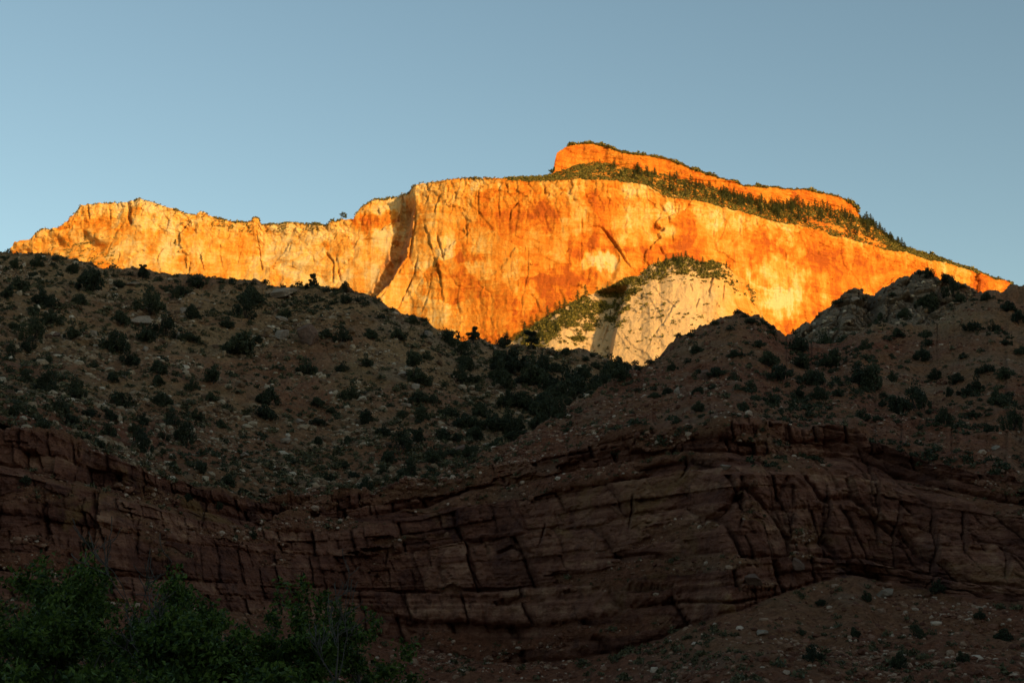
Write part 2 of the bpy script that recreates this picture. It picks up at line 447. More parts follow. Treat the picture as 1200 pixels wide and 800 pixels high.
MESA_STROKES = [
 ([(149,236),(150,254),(153,263)], 2.2, 26, 0, 1), ([(146,257),(136,271),(130,286),(126,296)], 1.3, 8, 6, 5),
 ([(126,240),(128,257)], 1.2, 9, 4, 5), ([(102,240),(103,257)], 1.2, 9, 4, 6), ([(92,241),(80,260)], 1.3, 9, 0, 1),
 ([(194,290),(186,296),(184,310)], 1.1, 8, 3, 5), ([(234,297),(237,307),(240,319)], 1.1, 9, 3, 4), ([(224,307),(221,318)], 1, 7, 0, 1),
 ([(225,258),(216,269),(213,274)], 1.3, 8, 4, 4), ([(140,296),(137,310)], 1.1, 7, 3, 4), ([(110,290),(100,312)], 1, 6, 3, 6),
 ([(285,285),(281,298),(277,312)], 1.0, 5, 3, 6), ([(260,280),(258,300),(262,318)], 0.9, 4, 2, 6), ([(290,292),(288,305)], 0.9, 5, 2, 4),
 ([(301,268),(304,300),(310,323)], 1.0, 7, 4, 8), ([(381,295),(391,307),(390,337)], 1.4, 12, 5, 5), ([(394,300),(396,315),(399,331)], 1.1, 10, 0, 1),
 ([(360,294),(366,300),(369,311)], 1.0, 6, 2, 4), ([(327,316),(342,312),(357,320)], 1.0, 5, 0, 1), ([(367,322),(381,324)], 1, 4, 0, 1),
 ([(392,289),(401,281),(412,276)], 1.2, 8, 0, 1), ([(420,282),(428,281),(437,280)], 1.1, 7, 0, 1), ([(406,285),(412,289),(416,294)], 1, 6, 0, 1),
 ([(405,262),(395,272),(390,284)], 1, 5, 3, 6), ([(340,285),(338,296)], 1, 5, 0, 1),
 ([(486,240),(486,262),(481,292),(480,301)], 1.6, 12, 0, 1), ([(480,300),(474,309),(466,322)], 1.2, 9, 8, 7),
 ([(490,295),(486,320),(478,338),(470,352)], 1.2, 9, 9, 8), ([(480,334),(472,350),(466,362)], 1.2, 7, 8, 6), ([(459,325),(452,340),(446,350)], 1.1, 7, 6, 5),
 ([(493,250),(500,272),(508,300),(515,320),(519,356)], 1.3, 9, 9, 8), ([(511,272),(516,290),(520,306)], 1.2, 8, 6, 7), ([(505,330),(500,350),(494,366)], 1.2, 6, 6, 8),
 ([(518,222),(512,235),(509,250)], 1.1, 6, 6, 6), ([(500,214),(503,226),(498,240)], 1.2, 7, 6, 6), ([(530,215),(534,228),(528,248)], 1.1, 6, 5, 6), ([(545,214),(541,230)], 1, 6, 4, 5),
 ([(544,245),(547,270),(546,290)], 1.1, 5, 4, 9), ([(562,215),(560,240),(563,260)], 1.1, 5, 4, 8), ([(586,212),(584,240),(586,262)], 1, 4, 3, 8),
 ([(525,320),(535,335),(555,340)], 1, 4, 0, 1), ([(555,330),(575,345),(600,338)], 1, 3, 0, 1),
 ([(622,224),(608,236),(598,246),(597,270)], 1.2, 8, 5, 6), ([(638,217),(639,230)], 1.2, 7, 3, 4),
 ([(684,272),(694,267),(704,267),(711,273),(719,284),(725,292),(732,305),(738,312),(744,318)], 1.5, 7, 4.5, 6),
 ([(662,300),(668,286),(684,272)], 1.1, 5, 0, 1), ([(775,242),(783,255),(787,270),(790,292)], 1.2, 6, 7, 8), ([(770,284),(774,291),(778,298)], 1.2, 8, 5, 4), ([(752,306),(756,309)], 1, 6, 0, 1),
 ([(735,255),(731,268),(736,276)], 1, 4, 4, 6), ([(770,262),(765,270)], 1, 4, 0, 1),
 ([(682,255),(681,285),(682,330)], 1, 4, 3, 8), ([(650,240),(648,270)], 1, 3, 3, 9), ([(712,215),(711,232)], 1, 5, 3, 5),
 ([(618,290),(619,320),(612,350),(610,370)], 1, 5, 4, 8), ([(620,345),(628,352),(632,365)], 1.1, 6, 4, 5),
 ([(919,286),(922,315),(925,352)], 0.9, 6, 3, 7), ([(928,290),(931,320)], 0.9, 4, 2, 7), ([(903,312),(915,327),(922,330)], 1, 5, 0, 1),
 ([(960,283),(958,300)], 1, 5, 4, 7), ([(1000,290),(998,315)], 1, 5, 4, 8), ([(1030,297),(1026,320)], 1, 5, 4, 8), ([(1060,300),(1058,315)], 1, 5, 4, 8), ([(1085,307),(1088,318)], 1.1, 7, 5, 6), ([(1120,314),(1118,325)], 1.1, 7, 4, 6),
 ([(840,248),(836,270),(838,290)], 1, 4, 4, 9), ([(868,254),(866,280)], 1, 4, 4, 9), ([(815,245),(813,265)], 1.1, 5, 4, 7), ([(790,238),(792,250)], 1.2, 6, 4, 5), ([(885,270),(883,300)], 1, 4, 3, 8),
 ([(930,352),(945,347),(955,352)], 0.9, 4, 0, 1), ([(884,345),(890,365)], 1, 4, 4, 8),
]
MESA_TONES = [(105,262,36,10,.30),(100,252,30,10,.12),(440,258,27,13,.50),(221,273,7,7,.35),(160,248,10,9,.3),(130,310,16,8,.2),(215,303,16,6,.25),(382,287,6,6,.3),(447,300,16,14,.15),(175,262,30,9,-.15),(380,315,60,20,-.12),
 (545,285,14,24,.28),(545,303,18,7,.25),(520,240,26,25,-.12),(566,216,20,8,-.45),(525,290,12,20,-.2),(600,240,30,28,.16),(640,250,26,20,.18),(625,260,10,10,.12),(660,300,22,26,-.06),(648,322,40,12,.2),(690,292,30,30,.28),(698,303,19,11,-.75),(710,308,16,10,-.5),(755,268,32,26,-.30),(770,268,7,6,.45),(745,305,12,10,-.3),(790,243,16,6,-.4),(815,300,40,24,.16),
 (900,262,70,10,-.28),(915,330,36,44,-.42),(950,305,20,20,.2),(1000,300,38,16,.16),(930,355,40,14,-.2),(870,300,14,40,-.12),(640,400,40,20,-.2),(620,350,14,20,-.35),(700,235,40,10,.1),(1060,310,30,8,.12),(510,350,26,30,-.18),(470,360,20,25,-.1),(730,225,40,7,-.2)]

def rock_relief(U, Z, amp=1.0, seed=0):
    wu = U + 9 * fbm(U / 80, Z / 80, 0.4, 6, seed + 40, 0.55)
    d = 13 * fbm(U / 190, Z / 260, 0.5, 3, seed)
    f, e = facets(wu / 46, Z / 75 + 0.2 * wu / 46, seed + 1); d = d + 2.2 * f
    f, e = facets(wu / 17 + 0.3 * Z / 40, Z / 34, seed + 2); d = d + 0.8 * f
    d = d + 1.7 * fbm(wu / 22, Z / 120, 0.7, 4, seed + 3, ridge=True)
    d = d + 1.1 * fbm(U / 40, Z / 7, 0.2, 4, seed + 4) + 1.3 * fbm(U / 9, Z / 11, 0.9, 4, seed + 5)
    d = d + strata(U, Z + 14 * fbm(U / 120, Z / 90, 0.2, 3, seed + 8), -100, 1300, 9, 34, 34, seed + 9, prot=1.0, blk=0.7, crack=0.5)
    f, e = worley(wu / 30 + 0.25 * Z / 40, Z / 62, seed + 10)[0:2]
    d = d - 2.6 * np.exp(-((e - f) / 0.035) ** 2) * smooth(0.0, 0.25, fbm(U / 70, Z / 60, 0.3, 3, seed + 11))
    return amp * d

def make_mesa_wall():
    xs = np.arange(-280, 1480, 1.0)
    top = pl(WALL_TOP, xs) + 0.7 * fbm(xs / 6, xs * 0, 0.4, 4, 3) + 0.8 * (facets(xs / 9, xs * 0 + .5, 8)[0])
    m = 300
    v = np.linspace(0, 1, m)[:, None] ** 0.92        # 0 foot .. 1 top
    yp = 480 + (top[None] - 480) * v
    xp = xs[None] + 0 * yp
    Yd = wall_Y(xp, yp) - 75 * (1 - v) ** 1.25
    # lean back of the left promontory below its cap
    Yd = Yd - 60 * (1 - smooth(255, 300, yp)) * 0 
    X, Y, Z = at(xp, yp, Yd)
    U = X
    D = rock_relief(U, Z, 0.75, 50) * (0.62 + 0.38 * smooth(430, 490, xp)) + 7 * fbm((U + 0.6 * Z) / 90, (Z - 0.3 * U) / 60, 0.3, 4, 57, ridge=True) * (1 - smooth(430, 490, xp))
    near_top = smooth(0.80, 0.97, v)
    f, e = facets(U / 11, Z / 12, 61)
    D = D + near_top * (3.2 * f - 2.0 * np.exp(-(e / 0.12) ** 2))
    D = strokes(D, xp, yp, MESA_STROKES)
    gl = pl([(200,472),(235,470),(265,466),(300,456),(325,444),(345,434),(380,417),(480,384)], yp); gr = pl([(200,487),(240,486),(265,484),(305,474),(335,455),(350,437),(380,421),(480,386)], yp)
    jag = 3.0 * fbm(xp / 12, yp / 12, 0.3, 5, 78, 0.6)
    gt = np.clip((xp + jag - gl) / np.maximum(gr - gl, 1), 0, 1)
    D = D - (36 + 26 * fbm(U / 30, Z / 24, 0.5, 4, 79)) * np.sin(gt * math.pi) ** 0.7 * smooth(228, 242, yp)
    f, e = facets((U + 26 * fbm(U / 80, Z / 80, 0.4, 7, 58, 0.6)) / 120, (Z + 20 * fbm(U / 70, Z / 70, 4.4, 6, 60, 0.6)) / 170, 59); D = D + 9 * f
    # alcove under the arch
    al = (1 - smooth(0.75, 1.0, np.hypot((xp - 698) / 30, (yp - 305) / 38)))
    D = D - 7 * al
    # sloping ledges low on the left shoulder
    D = D + 9 * np.sin(Z / 11.0 + 2.5 * fbm(U / 60, Z / 60, 0.1, 3, 9)) * (1 - smooth(110, 140, xp)) * smooth(262, 275, yp)
    f, e = facets(U / 14, Z / 13, 71)
    D = D + 3.5 * f * smooth(246, 252, yp) * (1 - smooth(268, 282, yp)) * smooth(178, 200, xp) * (1 - smooth(395, 410, xp))
    Y = Y - D
    tone = np.where(xp < 0 * yp + pl([(200,476),(265,474),(305,464),(350,434),(480,384)], yp), 0.33, 0.72)
    tone = tone - 0.22 * (1 - smooth(500, 575, xp)) * (xp > 434)
    tone = tone - 0.12 * smooth(0.86, 0.98, v + 0 * xp)
    wu = U + 16 * fbm(U / 60, Z / 60, 0.4, 4, 301); wz = Z + 16 * fbm(U / 60, Z / 60, 5.4, 4, 302)
    c1 = worley(wu / 75, wz / 95, 303)[2]; c2 = worley(wu / 30, wz / 52 + 0.2 * wu / 30, 304)[2]; c3 = worley(wu / 13, wz / 20, 305)[2]
    fr = smooth(470, 500, xp)
    tone = tone + (0.26 + 0.14 * fr) * (c1 - 0.5) + (0.2 + 0.1 * fr) * (c2 - 0.5) + 0.10 * (c3 - 0.5)
    tone = blobs(tone, xp, yp, MESA_TONES)
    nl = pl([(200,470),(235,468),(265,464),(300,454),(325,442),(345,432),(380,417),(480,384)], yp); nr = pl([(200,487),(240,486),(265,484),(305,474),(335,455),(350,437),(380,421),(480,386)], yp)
    chute_shade = smooth(-3, 3, xp - nl) * smooth(-2, 2, nr - xp) * smooth(228, 240, yp)
    tone = tone + 0.35 * chute_shade  # shade of the recess painted into the stone colour
    X, Y, Z = back_rows(X, Y, Z, [(6, 0.8), (25, 2.5), (90, 3), (350, -10), (700, -200), (900, -520)])
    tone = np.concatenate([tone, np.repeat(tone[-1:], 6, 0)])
    chute_shade = np.concatenate([chute_shade, np.zeros((6, chute_shade.shape[1]))])
    return Sheet('mesa', X, Y, Z, m - 1, M_MESA, {'tone': tone, 'pale': 0.45 * chute_shade})
S_WALL = make_mesa_wall()

BENCH_SKY = [(560,209),(600,209),(640,207),(647,204),(662,199),(682,193),(705,190),(730,197),(760,202),(785,207),(840,222),(875,234),(900,239),(925,240),(962,243),(987,248),(1007,255),(1025,266),(1040,277),(1060,290),(1090,300),(1112,307),(1140,316),(1162,326),(1182,331),(1200,342)]
CAP_TOP = [(560,209),(600,209),(640,207),(647,203.5),(648.5,199),(650,190),(652.5,180),(656,175.5),(660,174),(668,169.5),(674,168.5),(692,168),(712,173),(730,179),(760,183),(785,187),(805,196),(825,203),(850,211),(875,217),(900,220),(937,222),(965,227),(985,231),(997,237),(1005,245),(1008,256),(1025,266),(1040,277),(1060,290),(1090,300),(1112,307),(1140,316),(1162,326),(1182,331),(1200,342)]

def make_summit():
    xs = np.arange(570, 1196, 0.8)
    wt = pl(WALL_TOP, xs); bs = pl(BENCH_SKY, xs) + 0.6 * fbm(xs / 8, xs * 0, 0.1, 3, 4)
    ct = np.minimum(pl(CAP_TOP, xs) + 0.6 * fbm(xs / 7, xs * 0, 0.7, 3, 5), bs)
    Yw = wall_Y(xs, wt)
    ma, mb = 60, 60
    va = np.linspace(0, 1, ma)[:, None]; vb = np.linspace(0, 1, mb)[1:, None]
    gap = np.clip(wt - bs, 0.5, None)
    ya = (wt + 2)[None] * (1 - va) + bs[None] * va
    Ya = Yw[None] + 10 + va * (14 + gap * 3.4)[None]
    yb = bs[None] * (1 - vb) + ct[None] * vb
    capw = smooth(1.0, 6.0, bs - ct)[None]
    Yb = Ya[-1:] + vb * (bs - ct)[None] * 0.5
    yp = np.concatenate([ya, yb]); xp = xs[None] + 0 * yp; Yd = np.concatenate([Ya, Yb])
    X, Y, Z = at(xp, yp, Yd)
    cliff = np.concatenate([0 * ya, capw + 0 * yb])
    f, e = facets(X / 22, Z / 16, 81)
    D = cliff * (strata(X, Z + 3 * fbm(X / 60, Z / 40, 0.3, 3, 86), 200, 1200, 6, 14, 18, 87, prot=2.2, blk=1.4, crack=1.0) + 5 * fbm(X / 60, Z / 50, 0.2, 4, 82) + 2.6 * f + 1.6 * fbm(X / 30, Z / 5, 0.1, 4, 83) + 1.5 * fbm(X / 8, Z / 9, 0.3, 3, 84)) + (1 - cliff) * 2.5 * fbm(X / 25, Y / 25, 0.5, 4, 85)
    # thin broken ledge in the bench at the right
    led = np.exp(-((yp - pl([(920,250),(960,262),(1000,273),(1035,288)], xp)) / 5.0) ** 2) * smooth(925, 950, xp) * (1 - smooth(1025, 1040, xp))
    D = D + 7 * led * (1 - cliff)
    Y = Y - D
    tone = 0.62 + 0.12 * cliff + 0.1 * led
    X, Y, Z = back_rows(X, Y, Z, [(8, 2), (35, 5), (140, 4), (380, -60), (600, -300)])
    tone = np.concatenate([tone, np.repeat(tone[-1:], 5, 0)])
    return Sheet('mesa_summit', X, Y, Z, ma + mb - 2, M_MESA, {'tone': tone, 'pale': tone * 0})
S_CAP = make_summit()

DOME_SKY = [(540,440),(580,412),(600,400),(625,382),(645,370),(662,360),(690,346),(715,336),(735,327),(752,321),(762,310),(774,309),(785,303),(806,302),(824,308),(838,306),(852,312),(862,322),(874,328),(881,338),(889,355),(893,375),(897,400),(910,440)]
def make_dome():
    xs = np.arange(545, 908, 0.75)
    top = pl(DOME_SKY, xs) + 0.8 * fbm(xs / 8, xs * 0, 0.2, 4, 6)
    m = 230
    v = np.linspace(0, 1, m)[:, None]
    yp = 500 + (top[None] - 500) * v; xp = xs[None] + 0 * yp
    Yd = 2170 + 190 * v ** 1.15 + 0.0012 * (xp - 790) ** 2 + 60 * smooth(840, 900, xp)
    xr = pl([(300,748),(345,735),(370,727),(400,720),(440,714)], yp)
    s = xr - xp
    Yd = Yd + smooth(332, 345, yp) * 58 * smooth(0, 4.5, s) * (1 - smooth(14, 80, s))
    # the slabs facing the sun are cut back to the right
    X, Y, Z = at(xp, yp, Yd)
    jx = 9 * fbm(X / 50, Z / 50, 0.2, 6, 97, 0.55)
    D = 5 * fbm(X / 70, Z / 70, 0.3, 4, 90) + 2.6 * facets((X + jx) / 70 + Z / 120, (Z + jx) / 110, 95)[0] + 2.2 * facets((X + jx) / 34 + Z / 50, (Z - jx) / 60, 91)[0] + 0.9 * fbm(X / 9, Z / 22, 0.3, 4, 92, ridge=True) + 0.6 * fbm(X / 6, Z / 6, 0.8, 3, 93)
    D = strokes(D, xp, yp, [([(838,318),(833,330),(830,348)], 1.3, 8, 6, 6), ([(850,325),(848,340),(847,356)], 1.1, 6, 5, 6), ([(730,347),(722,365),(712,385),(706,405)], 1.4, 8, 0, 1), ([(712,372),(704,395),(700,415)], 1.1, 6, 4, 6),
        ([(820,345),(815,362),(820,375)], 1.1, 5, 5, 7), ([(782,372),(766,392),(756,412)], 1.3, 5, 5, 8), ([(795,350),(780,372)], 1, 4, 3, 6), ([(865,330),(868,350)], 1.1, 5, 4, 5), ([(690,380),(683,400)], 1, 5, 4, 6), ([(808,332),(812,342)], 1, 4, 3, 5), ([(740,360),(760,356),(790,352)], 0.9, 3, 0, 1), ([(745,380),(770,374)], 0.9, 2.5, 0, 1)])
    Y = Y - D
    tone = 0.15 + 0.3 * smooth(800, 880, xp) + 0 * yp
    pale = (1 - smooth(800, 880, xp + 12 * fbm(xp / 25, yp / 25, 0.1, 3, 94))) * 0.9 + 0 * yp
    X, Y, Z = back_rows(X, Y, Z, [(15, 2), (60, 0), (160, -30), (300, -160)])
    tone = np.concatenate([tone, np.repeat(tone[-1:], 4, 0)]); pale = np.concatenate([pale, np.repeat(pale[-1:], 4, 0)])
    return Sheet('sandstone_dome_hill', X, Y, Z, m - 1, M_MESA, {'tone': tone, 'pale': pale})
S_DOME = make_dome()

# ------------------------------------------------------------------ the near, shaded canyon side
RIM = [(-300,470),(0,500),(50,508),(100,525),(160,548),(215,565),(270,583),(330,590),(400,586),(450,576),(500,566),(550,551),(600,542),(690,524),(735,516),(800,504),(830,498),(900,497),(940,500),(1000,503),(1020,515),(1060,533),(1110,547),(1200,563),(1500,590)]
MID1 = [(-300,515),(0,545),(100,567),(200,592),(300,610),(400,610),(500,592),(550,573),(650,555),(725,542),(800,528),(850,530),(900,534),(1000,535),(1050,560),(1200,592),(1500,620)]
MID2 = [(-300,524),(0,554),(100,576),(200,602),(300,621),(400,624),(500,607),(600,582),(700,568),(800,552),(850,556),(900,556),(1000,557),(1050,578),(1100,590),(1200,608),(1500,635)]
LEDGE = [(-300,655),(0,668),(200,678),(400,690),(500,695),(600,690),(700,680),(760,664),(800,656),(870,652),(940,652),(1000,655),(1100,678),(1200,692),(1500,700)]
BASE = [(-300,690),(0,700),(200,708),(400,730),(500,762),(600,778),(700,770),(760,752),(820,728),(870,714),(930,690),(1000,672),(1060,684),(1100,694),(1200,708),(1500,720)]
HILL_SKY = [(-300,470),(0,500),(50,508),(100,525),(160,548),(215,565),(270,583),(330,589),(400,584),(450,574),(480,569),(520,555),(560,535),(600,518),(640,495),(680,468),(710,449),(740,433),(770,416),(800,398),(830,379),(850,368),(865,364),(885,369),(905,384),(920,396),(950,406),(985,405),(1010,389),(1030,381),(1080,381),(1110,365),(1140,346),(1160,339),(1200,337),(1500,325)]
FACE_Y = [(-300,176),(0,202),(150,214),(300,236),(400,252),(480,257),(600,250),(700,238),(800,224),(850,216),(880,217),(950,226),(1030,232),(1100,226),(1200,218),(1500,190)]

def make_near_side():
    xs = np.arange(-290, 1490, 0.95)
    fy = pl(FACE_Y, xs); fy = fy + 3.0 * fbm(xs / 90, xs * 0, 0.3, 3, 101)
    kern = np.ones(25) / 25
    fy = np.convolve(np.pad(fy, 12, mode='edge'), kern, 'valid')
    wob = lambda s, a=2.0: a * fbm(xs / 40, xs * 0, 0.2, 4, s)
    rim = pl(RIM, xs) + wob(1, 5) + 3.0 * facets(xs / 13, xs * 0 + .5, 28)[0]; m1 = pl(MID1, xs) + wob(2); m2 = pl(MID2, xs) + wob(3); led = pl(LEDGE, xs) + wob(4, 3); base = pl(BASE, xs) + wob(5, 3)
    sky_ = np.minimum(pl(HILL_SKY, xs) + (1.6 * fbm(xs / 9, xs * 0, 0.4, 4, 27) + 1.5 * facets(xs / 10, xs * 0 + .5, 26)[0]) * smooth(620, 700, xs), rim - 0.5)
    bench = 3 + 9 * np.exp(-((xs - 920) / 95) ** 2)
    lines = [  # picture height, distance, rows, kind of the interval above
        (840 + 0 * xs, fy - 72), (base, fy - 10), (led, fy - 5 - 1.5 * smooth(700, 760, xs)), (m2, fy + 3), (m1, fy + 3 + bench), (rim, fy + 5 + bench)]
    counts = [110, 36, 110, 26, 48]
    kinds = [0.0, 0.9, 1.0, 0.25, 1.0]
    ys, Ys, rk = [], [], []
    for k, c in enumerate(counts):
        t = np.linspace(0, 1, c, endpoint=False)[:, None]
        ys.append(lines[k][0][None] * (1 - t) + lines[k + 1][0][None] * t)
        Ys.append(lines[k][1][None] * (1 - t) + lines[k + 1][1][None] * t)
        rk.append(kinds[k] + 0 * ys[-1])
    # hill above the rim (right) / a bench running back under the left slope
    hd = pl([(-300,248),(480,262),(560,282),(600,290),(680,312),(740,330),(800,352),(865,372),(950,378),(1030,384),(1200,400),(1500,420)], xs)
    hd = np.maximum(hd, lines[-1][1] + 4)
    c = 210
    t = np.linspace(0, 1, c)[:, None]
    ys.append(rim[None] * (1 - t) + sky_[None] * t); Ys.append(lines[-1][1][None] * (1 - t) + hd[None] * t); rk.append(0 * ys[-1])
    yp = np.concatenate(ys); Yd = np.concatenate(Ys); rock = np.concatenate(rk); xp = xs[None] + 0 * yp
    for _ in range(3):
        rock[1:-1] = (rock[:-2] + rock[1:-1] * 2 + rock[2:]) / 4
    X, Y, Z = at(xp, yp, Yd)
    U = X + 0.5 * Y
    # height through the beds follows the rim line, so the beds dip with it
    rq = pl([(-300,470),(0,500),(50,508),(100,525),(160,548),(215,565),(270,580),(330,588),(400,584),(450,575),(500,565),(550,551),(600,541),(690,524),(735,516),(800,505),(860,499),(940,501),(1000,508),(1100,528),(1200,548),(1500,590)], xs)
    zr = at(xs, rq, lines[-1][1])[2]; zb = at(xs, pl([(-300,690),(0,702),(200,712),(400,726),(600,738),(800,726),(1000,716),(1200,722),(1500,730)], xs), fy - 10)[2]
    q = (Z - zb[None]) / (zr - zb)[None] * 30.0
    qw = q + 0.4 * fbm(U / 60, q / 25, 0.3, 3, 110) + 0.18 * fbm(U / 5, q / 3, 0.3, 4, 104)
    D = strata(U, qw, -40, 120, 2.6, 6.5, 6.0, 5, prot=2.1, blk=1.4, crack=1.8); blk1 = BLOCK
    D = D + smooth(-0.35, 0.1, fbm(U / 22, q / 7, 0.8, 3, 108)) * strata(U, qw, -40, 120, 0.7, 2.0, 2.6, 6, prot=0.55, blk=0.75, crack=0.6); blk2 = BLOCK
    f, e = facets((U + 0.6 * fbm(U / 2, q / 2, 0.3, 3, 100)) / 1.7, q / 1.3, 102)
    D = D + (0.32 * f - 0.35 * np.exp(-(e / 0.1) ** 2)) * smooth(-0.3, 0.2, fbm(U / 12, q / 6, 0.5, 3, 99))
    # the thick beds the face is built of, each broken into upright blocks
    midl = 0.42 * led + 0.58 * m2 + 4 * fbm(xs / 50, xs * 0, 0.2, 3, 98); up = 0.5 * (rim + m1) + 2 * fbm(xs / 40, xs * 0, 0.2, 3, 96)
    low = 0.5 * (led + base) + 3 * fbm(xs / 50, xs * 0, 0.6, 3, 95)
    D = 0.42 * D
    bt = 0.5 + 0 * D
    for n_, (lo_, hi_, w_, amp_, pr_) in enumerate([(base, low, 7.0, 0.8, -0.6), (low, led, 8.0, 0.9, 0.9), (led, midl, 7.5, 1.1, -0.3), (midl, m2, 9.0, 1.5, 0.7), (m1, up, 6.0, 0.9, -0.2), (up, rim, 5.0, 0.9, 0.9)]):
        inb = (yp <= lo_[None]) & (yp > hi_[None])
        uj = U / w_ + 13.7 * n_ + 0.55 * perlin(U / (w_ * 2.3), n_ * 3.1, 0.2, 94)[0:1] * 1.0 + 0.05 * perlin(U / 2.2, q / 3.0, n_ * 1.7, 93)
        jj = np.floor(uj); fj = uj - jj; ji = jj.astype(np.int64)
        wj = np.minimum(fj, 1 - fj) * w_
        face = (rnd(ji, n_, 1, 92) - 0.5) * 2 * amp_ + (rnd(ji, n_, 2, 92) - 0.5) * 1.6 * (fj - 0.5) + pr_ * (0.7 + perlin(U / 40, n_ * 2.3, 0.4, 91))
        face = face - 2.0 * np.exp(-(wj / 0.3) ** 2) * (rnd(ji, n_, 3, 92) > 0.3) - 1.6 * np.exp(-(np.clip(lo_[None] - yp, 0, None) * 0.14 / 0.45) ** 2) * (0.35 + 0.65 * rnd(ji, n_, 4, 92))
        D = D + inb * face
        bt = np.where(inb, 0.75 * rnd(ji, n_, 5, 92) + 0.25 * rnd(ji * 0, n_, 6, 92), bt)
    f, e = facets(U / 5 + 0.4 * q / 5, q / 4, 109)
    D = D + 0.55 * f * smooth(-0.1, 0.3, fbm(U / 18, q / 9, 0.1, 3, 107))
    mass = smooth(0, 1, (xp - 780) / 60) * (1 - smooth(1050, 1120, xp)) * smooth(0, 6, yp - (pl(MID2, xp))) * (1 - smooth(-8, 0, yp - pl(LEDGE, xp)))
    f, e = facets(U / 11, q / 13, 121)
    D = D * (1 - 0.15 * mass) + mass * (0.9 * f - 1.6 * np.exp(-(e / 0.07) ** 2))
    D = D + 2.2 * fbm(U / 34, q / 40, 0.2, 3, 112) + 0.55 * fbm(U / 2.0, Z / 2.0, Y / 2.0, 5, 113, 0.6)
    D = strokes(D, xp, yp, [([(740,578),(742,596),(736,620)], 1.6, 2.2, 1.5, 8), ([(800,520),(808,545),(798,560)], 2.0, 2.5, 2.0, 8), ([(870,565),(872,600),(868,618)], 1.5, 2.2, 2, 7), ([(912,570),(928,572),(927,618)], 1.4, 2, 1.8, 5), ([(968,570),(970,605),(960,640)], 1.6, 2.2, 1.5, 8), ([(1018,540),(1024,580),(1028,640)], 1.8, 2.6, 2, 8), ([(1052,590),(1046,640),(1052,668)], 1.8, 2.4, 2, 9), ([(1092,600),(1095,650),(1090,690)], 2.4, 4, 2, 9), ([(1130,600),(1128,650)], 2.2, 3.4, 1.5, 8), ([(1178,640),(1176,680)], 1.8, 2.5, 2, 6),
        ([(55,575),(52,600),(55,640)], 2.8, 3.5, 1.5, 8), ([(100,590),(104,620),(98,650)], 2, 2.6, 1.8, 8), ([(120,560),(116,600),(122,640)], 1.8, 2.2, 1.6, 8), ([(14,515),(16,545)], 1.6, 2.2, 1.2, 6), ([(45,520),(47,548)], 1.5, 2, 1.2, 6), ([(165,600),(160,650)], 2, 2.5, 1.5, 7), ([(240,590),(236,620)], 1.6, 2, 1, 6),
        ([(700,655),(760,648),(820,656),(880,662)], 2.4, 2.6, 0, 1), ([(740,712),(800,705),(860,706),(905,698)], 2.2, 2.6, 0, 1), ([(580,650),(600,640),(625,650)], 2.6, 2.6, 0, 1), ([(455,640),(452,665)], 1.6, 2, 1, 6), ([(640,612),(632,640)], 1.6, 2, 1.4, 6), ([(1060,570),(1120,580),(1200,590)], 1.6, 1.8, 0, 1), ([(600,548),(680,530),(740,520)], 1.3, 1.4, 0, 1), ([(560,587),(640,582),(700,570)], 1.4, 1.4, 0, 1)])
    # scree slopes: gullies, thin ledges poking through
    so = 0.6 * fbm(X / 26, Y / 30, Z / 30, 4, 114) * 4.5 + 1.6 * fbm(X / 9, Y / 12, Z / 9, 4, 105) + 0.55 * fbm(X / 4, Y / 4, Z / 4, 4, 115) * 1.5
    qs = Z + 2.0 * fbm(X / 40, Y / 40, 0.2, 3, 116)
    lay = strata(U, qs, 0, 200, 1.6, 5.0, 5.0, 9, prot=0.7, blk=0.35, crack=0.3)
    lg = smooth(0.0, 0.25, fbm(X / 30, Z / 14, 0.4, 3, 117)) * (0.35 + 0.65 * smooth(480, 520, yp)) + 0.5 * smooth(690, 720, yp) * (1 - smooth(720, 860, xp))
    so = so + lay * lg * 1.2 + 0.9 * strata(U, qs * 0.9 + 0.25 * U * 0, 0, 200, 4.0, 9.0, 7.0, 29, prot=0.9, blk=0.6, crack=0.5) * smooth(0.0, 0.12, fbm(X / 22, Z / 9, 0.9, 4, 103)) * smooth(440, 475, yp) * (yp < 600)
    lo = np.exp(-((yp - pl([(1005,392),(1030,382),(1080,383),(1100,390)], xp)) / 2.5) ** 2) * smooth(1008, 1025, xp) * (1 - smooth(1080, 1100, xp))
    so = so + 1.3 * lo
    spill = fbm(U / 16, q / 5, 0.3, 5, 106) - 0.16 * smooth(0, 1, (xp - 780) / 60)
    rock = rock - 0.75 * smooth(0.24, 0.34, spill + 0.2 * smooth(725, 745, yp)) * (rock > 0.3) * ((yp < 690) | ((xp > 440) & (xp < 850))) + 0.35 * smooth(0.1, 0.4, -spill) * (rock > 0.05) * (rock < 0.5)
    k = smooth(0.1, 0.6, rock)
    D = D + 0.9 * np.exp(-np.clip(yp - rim[None], 0, None) / 7.0)
    d = D * k + so * (1 - k)
    # outward: towards the viewer on cliffs, partly upwards on slopes
    Y = Y - d * (0.45 + 0.55 * k); Z = Z + d * 0.55 * (1 - k)
    red = 0.8 + 0.4 * fbm(X / 30, Z / 20, 0.2, 4, 118) - 0.45 * smooth(900, 1100, xp) * (1 - smooth(380, 440, yp)) + 0.25 * smooth(690, 720, yp)
    pale = 0.45 * lo + 0.5 * np.clip(fbm(X / 12, Z / 3, 0.6, 4, 119) - 0.15, 0, 1) * smooth(545, 600, xp) * (1 - k)
    n0 = X.shape[0]
    X, Y, Z = back_rows(X, Y, Z, [(6, -0.6), (25, -6), (80, -34), (200, -120)])
    ext = lambda a: np.concatenate([a, np.repeat(a[-1:], 4, 0)])
    blkt = (0.5 * bt + 0.25 * blk1 + 0.25 * blk2) * k + 0.5 * (1 - k)
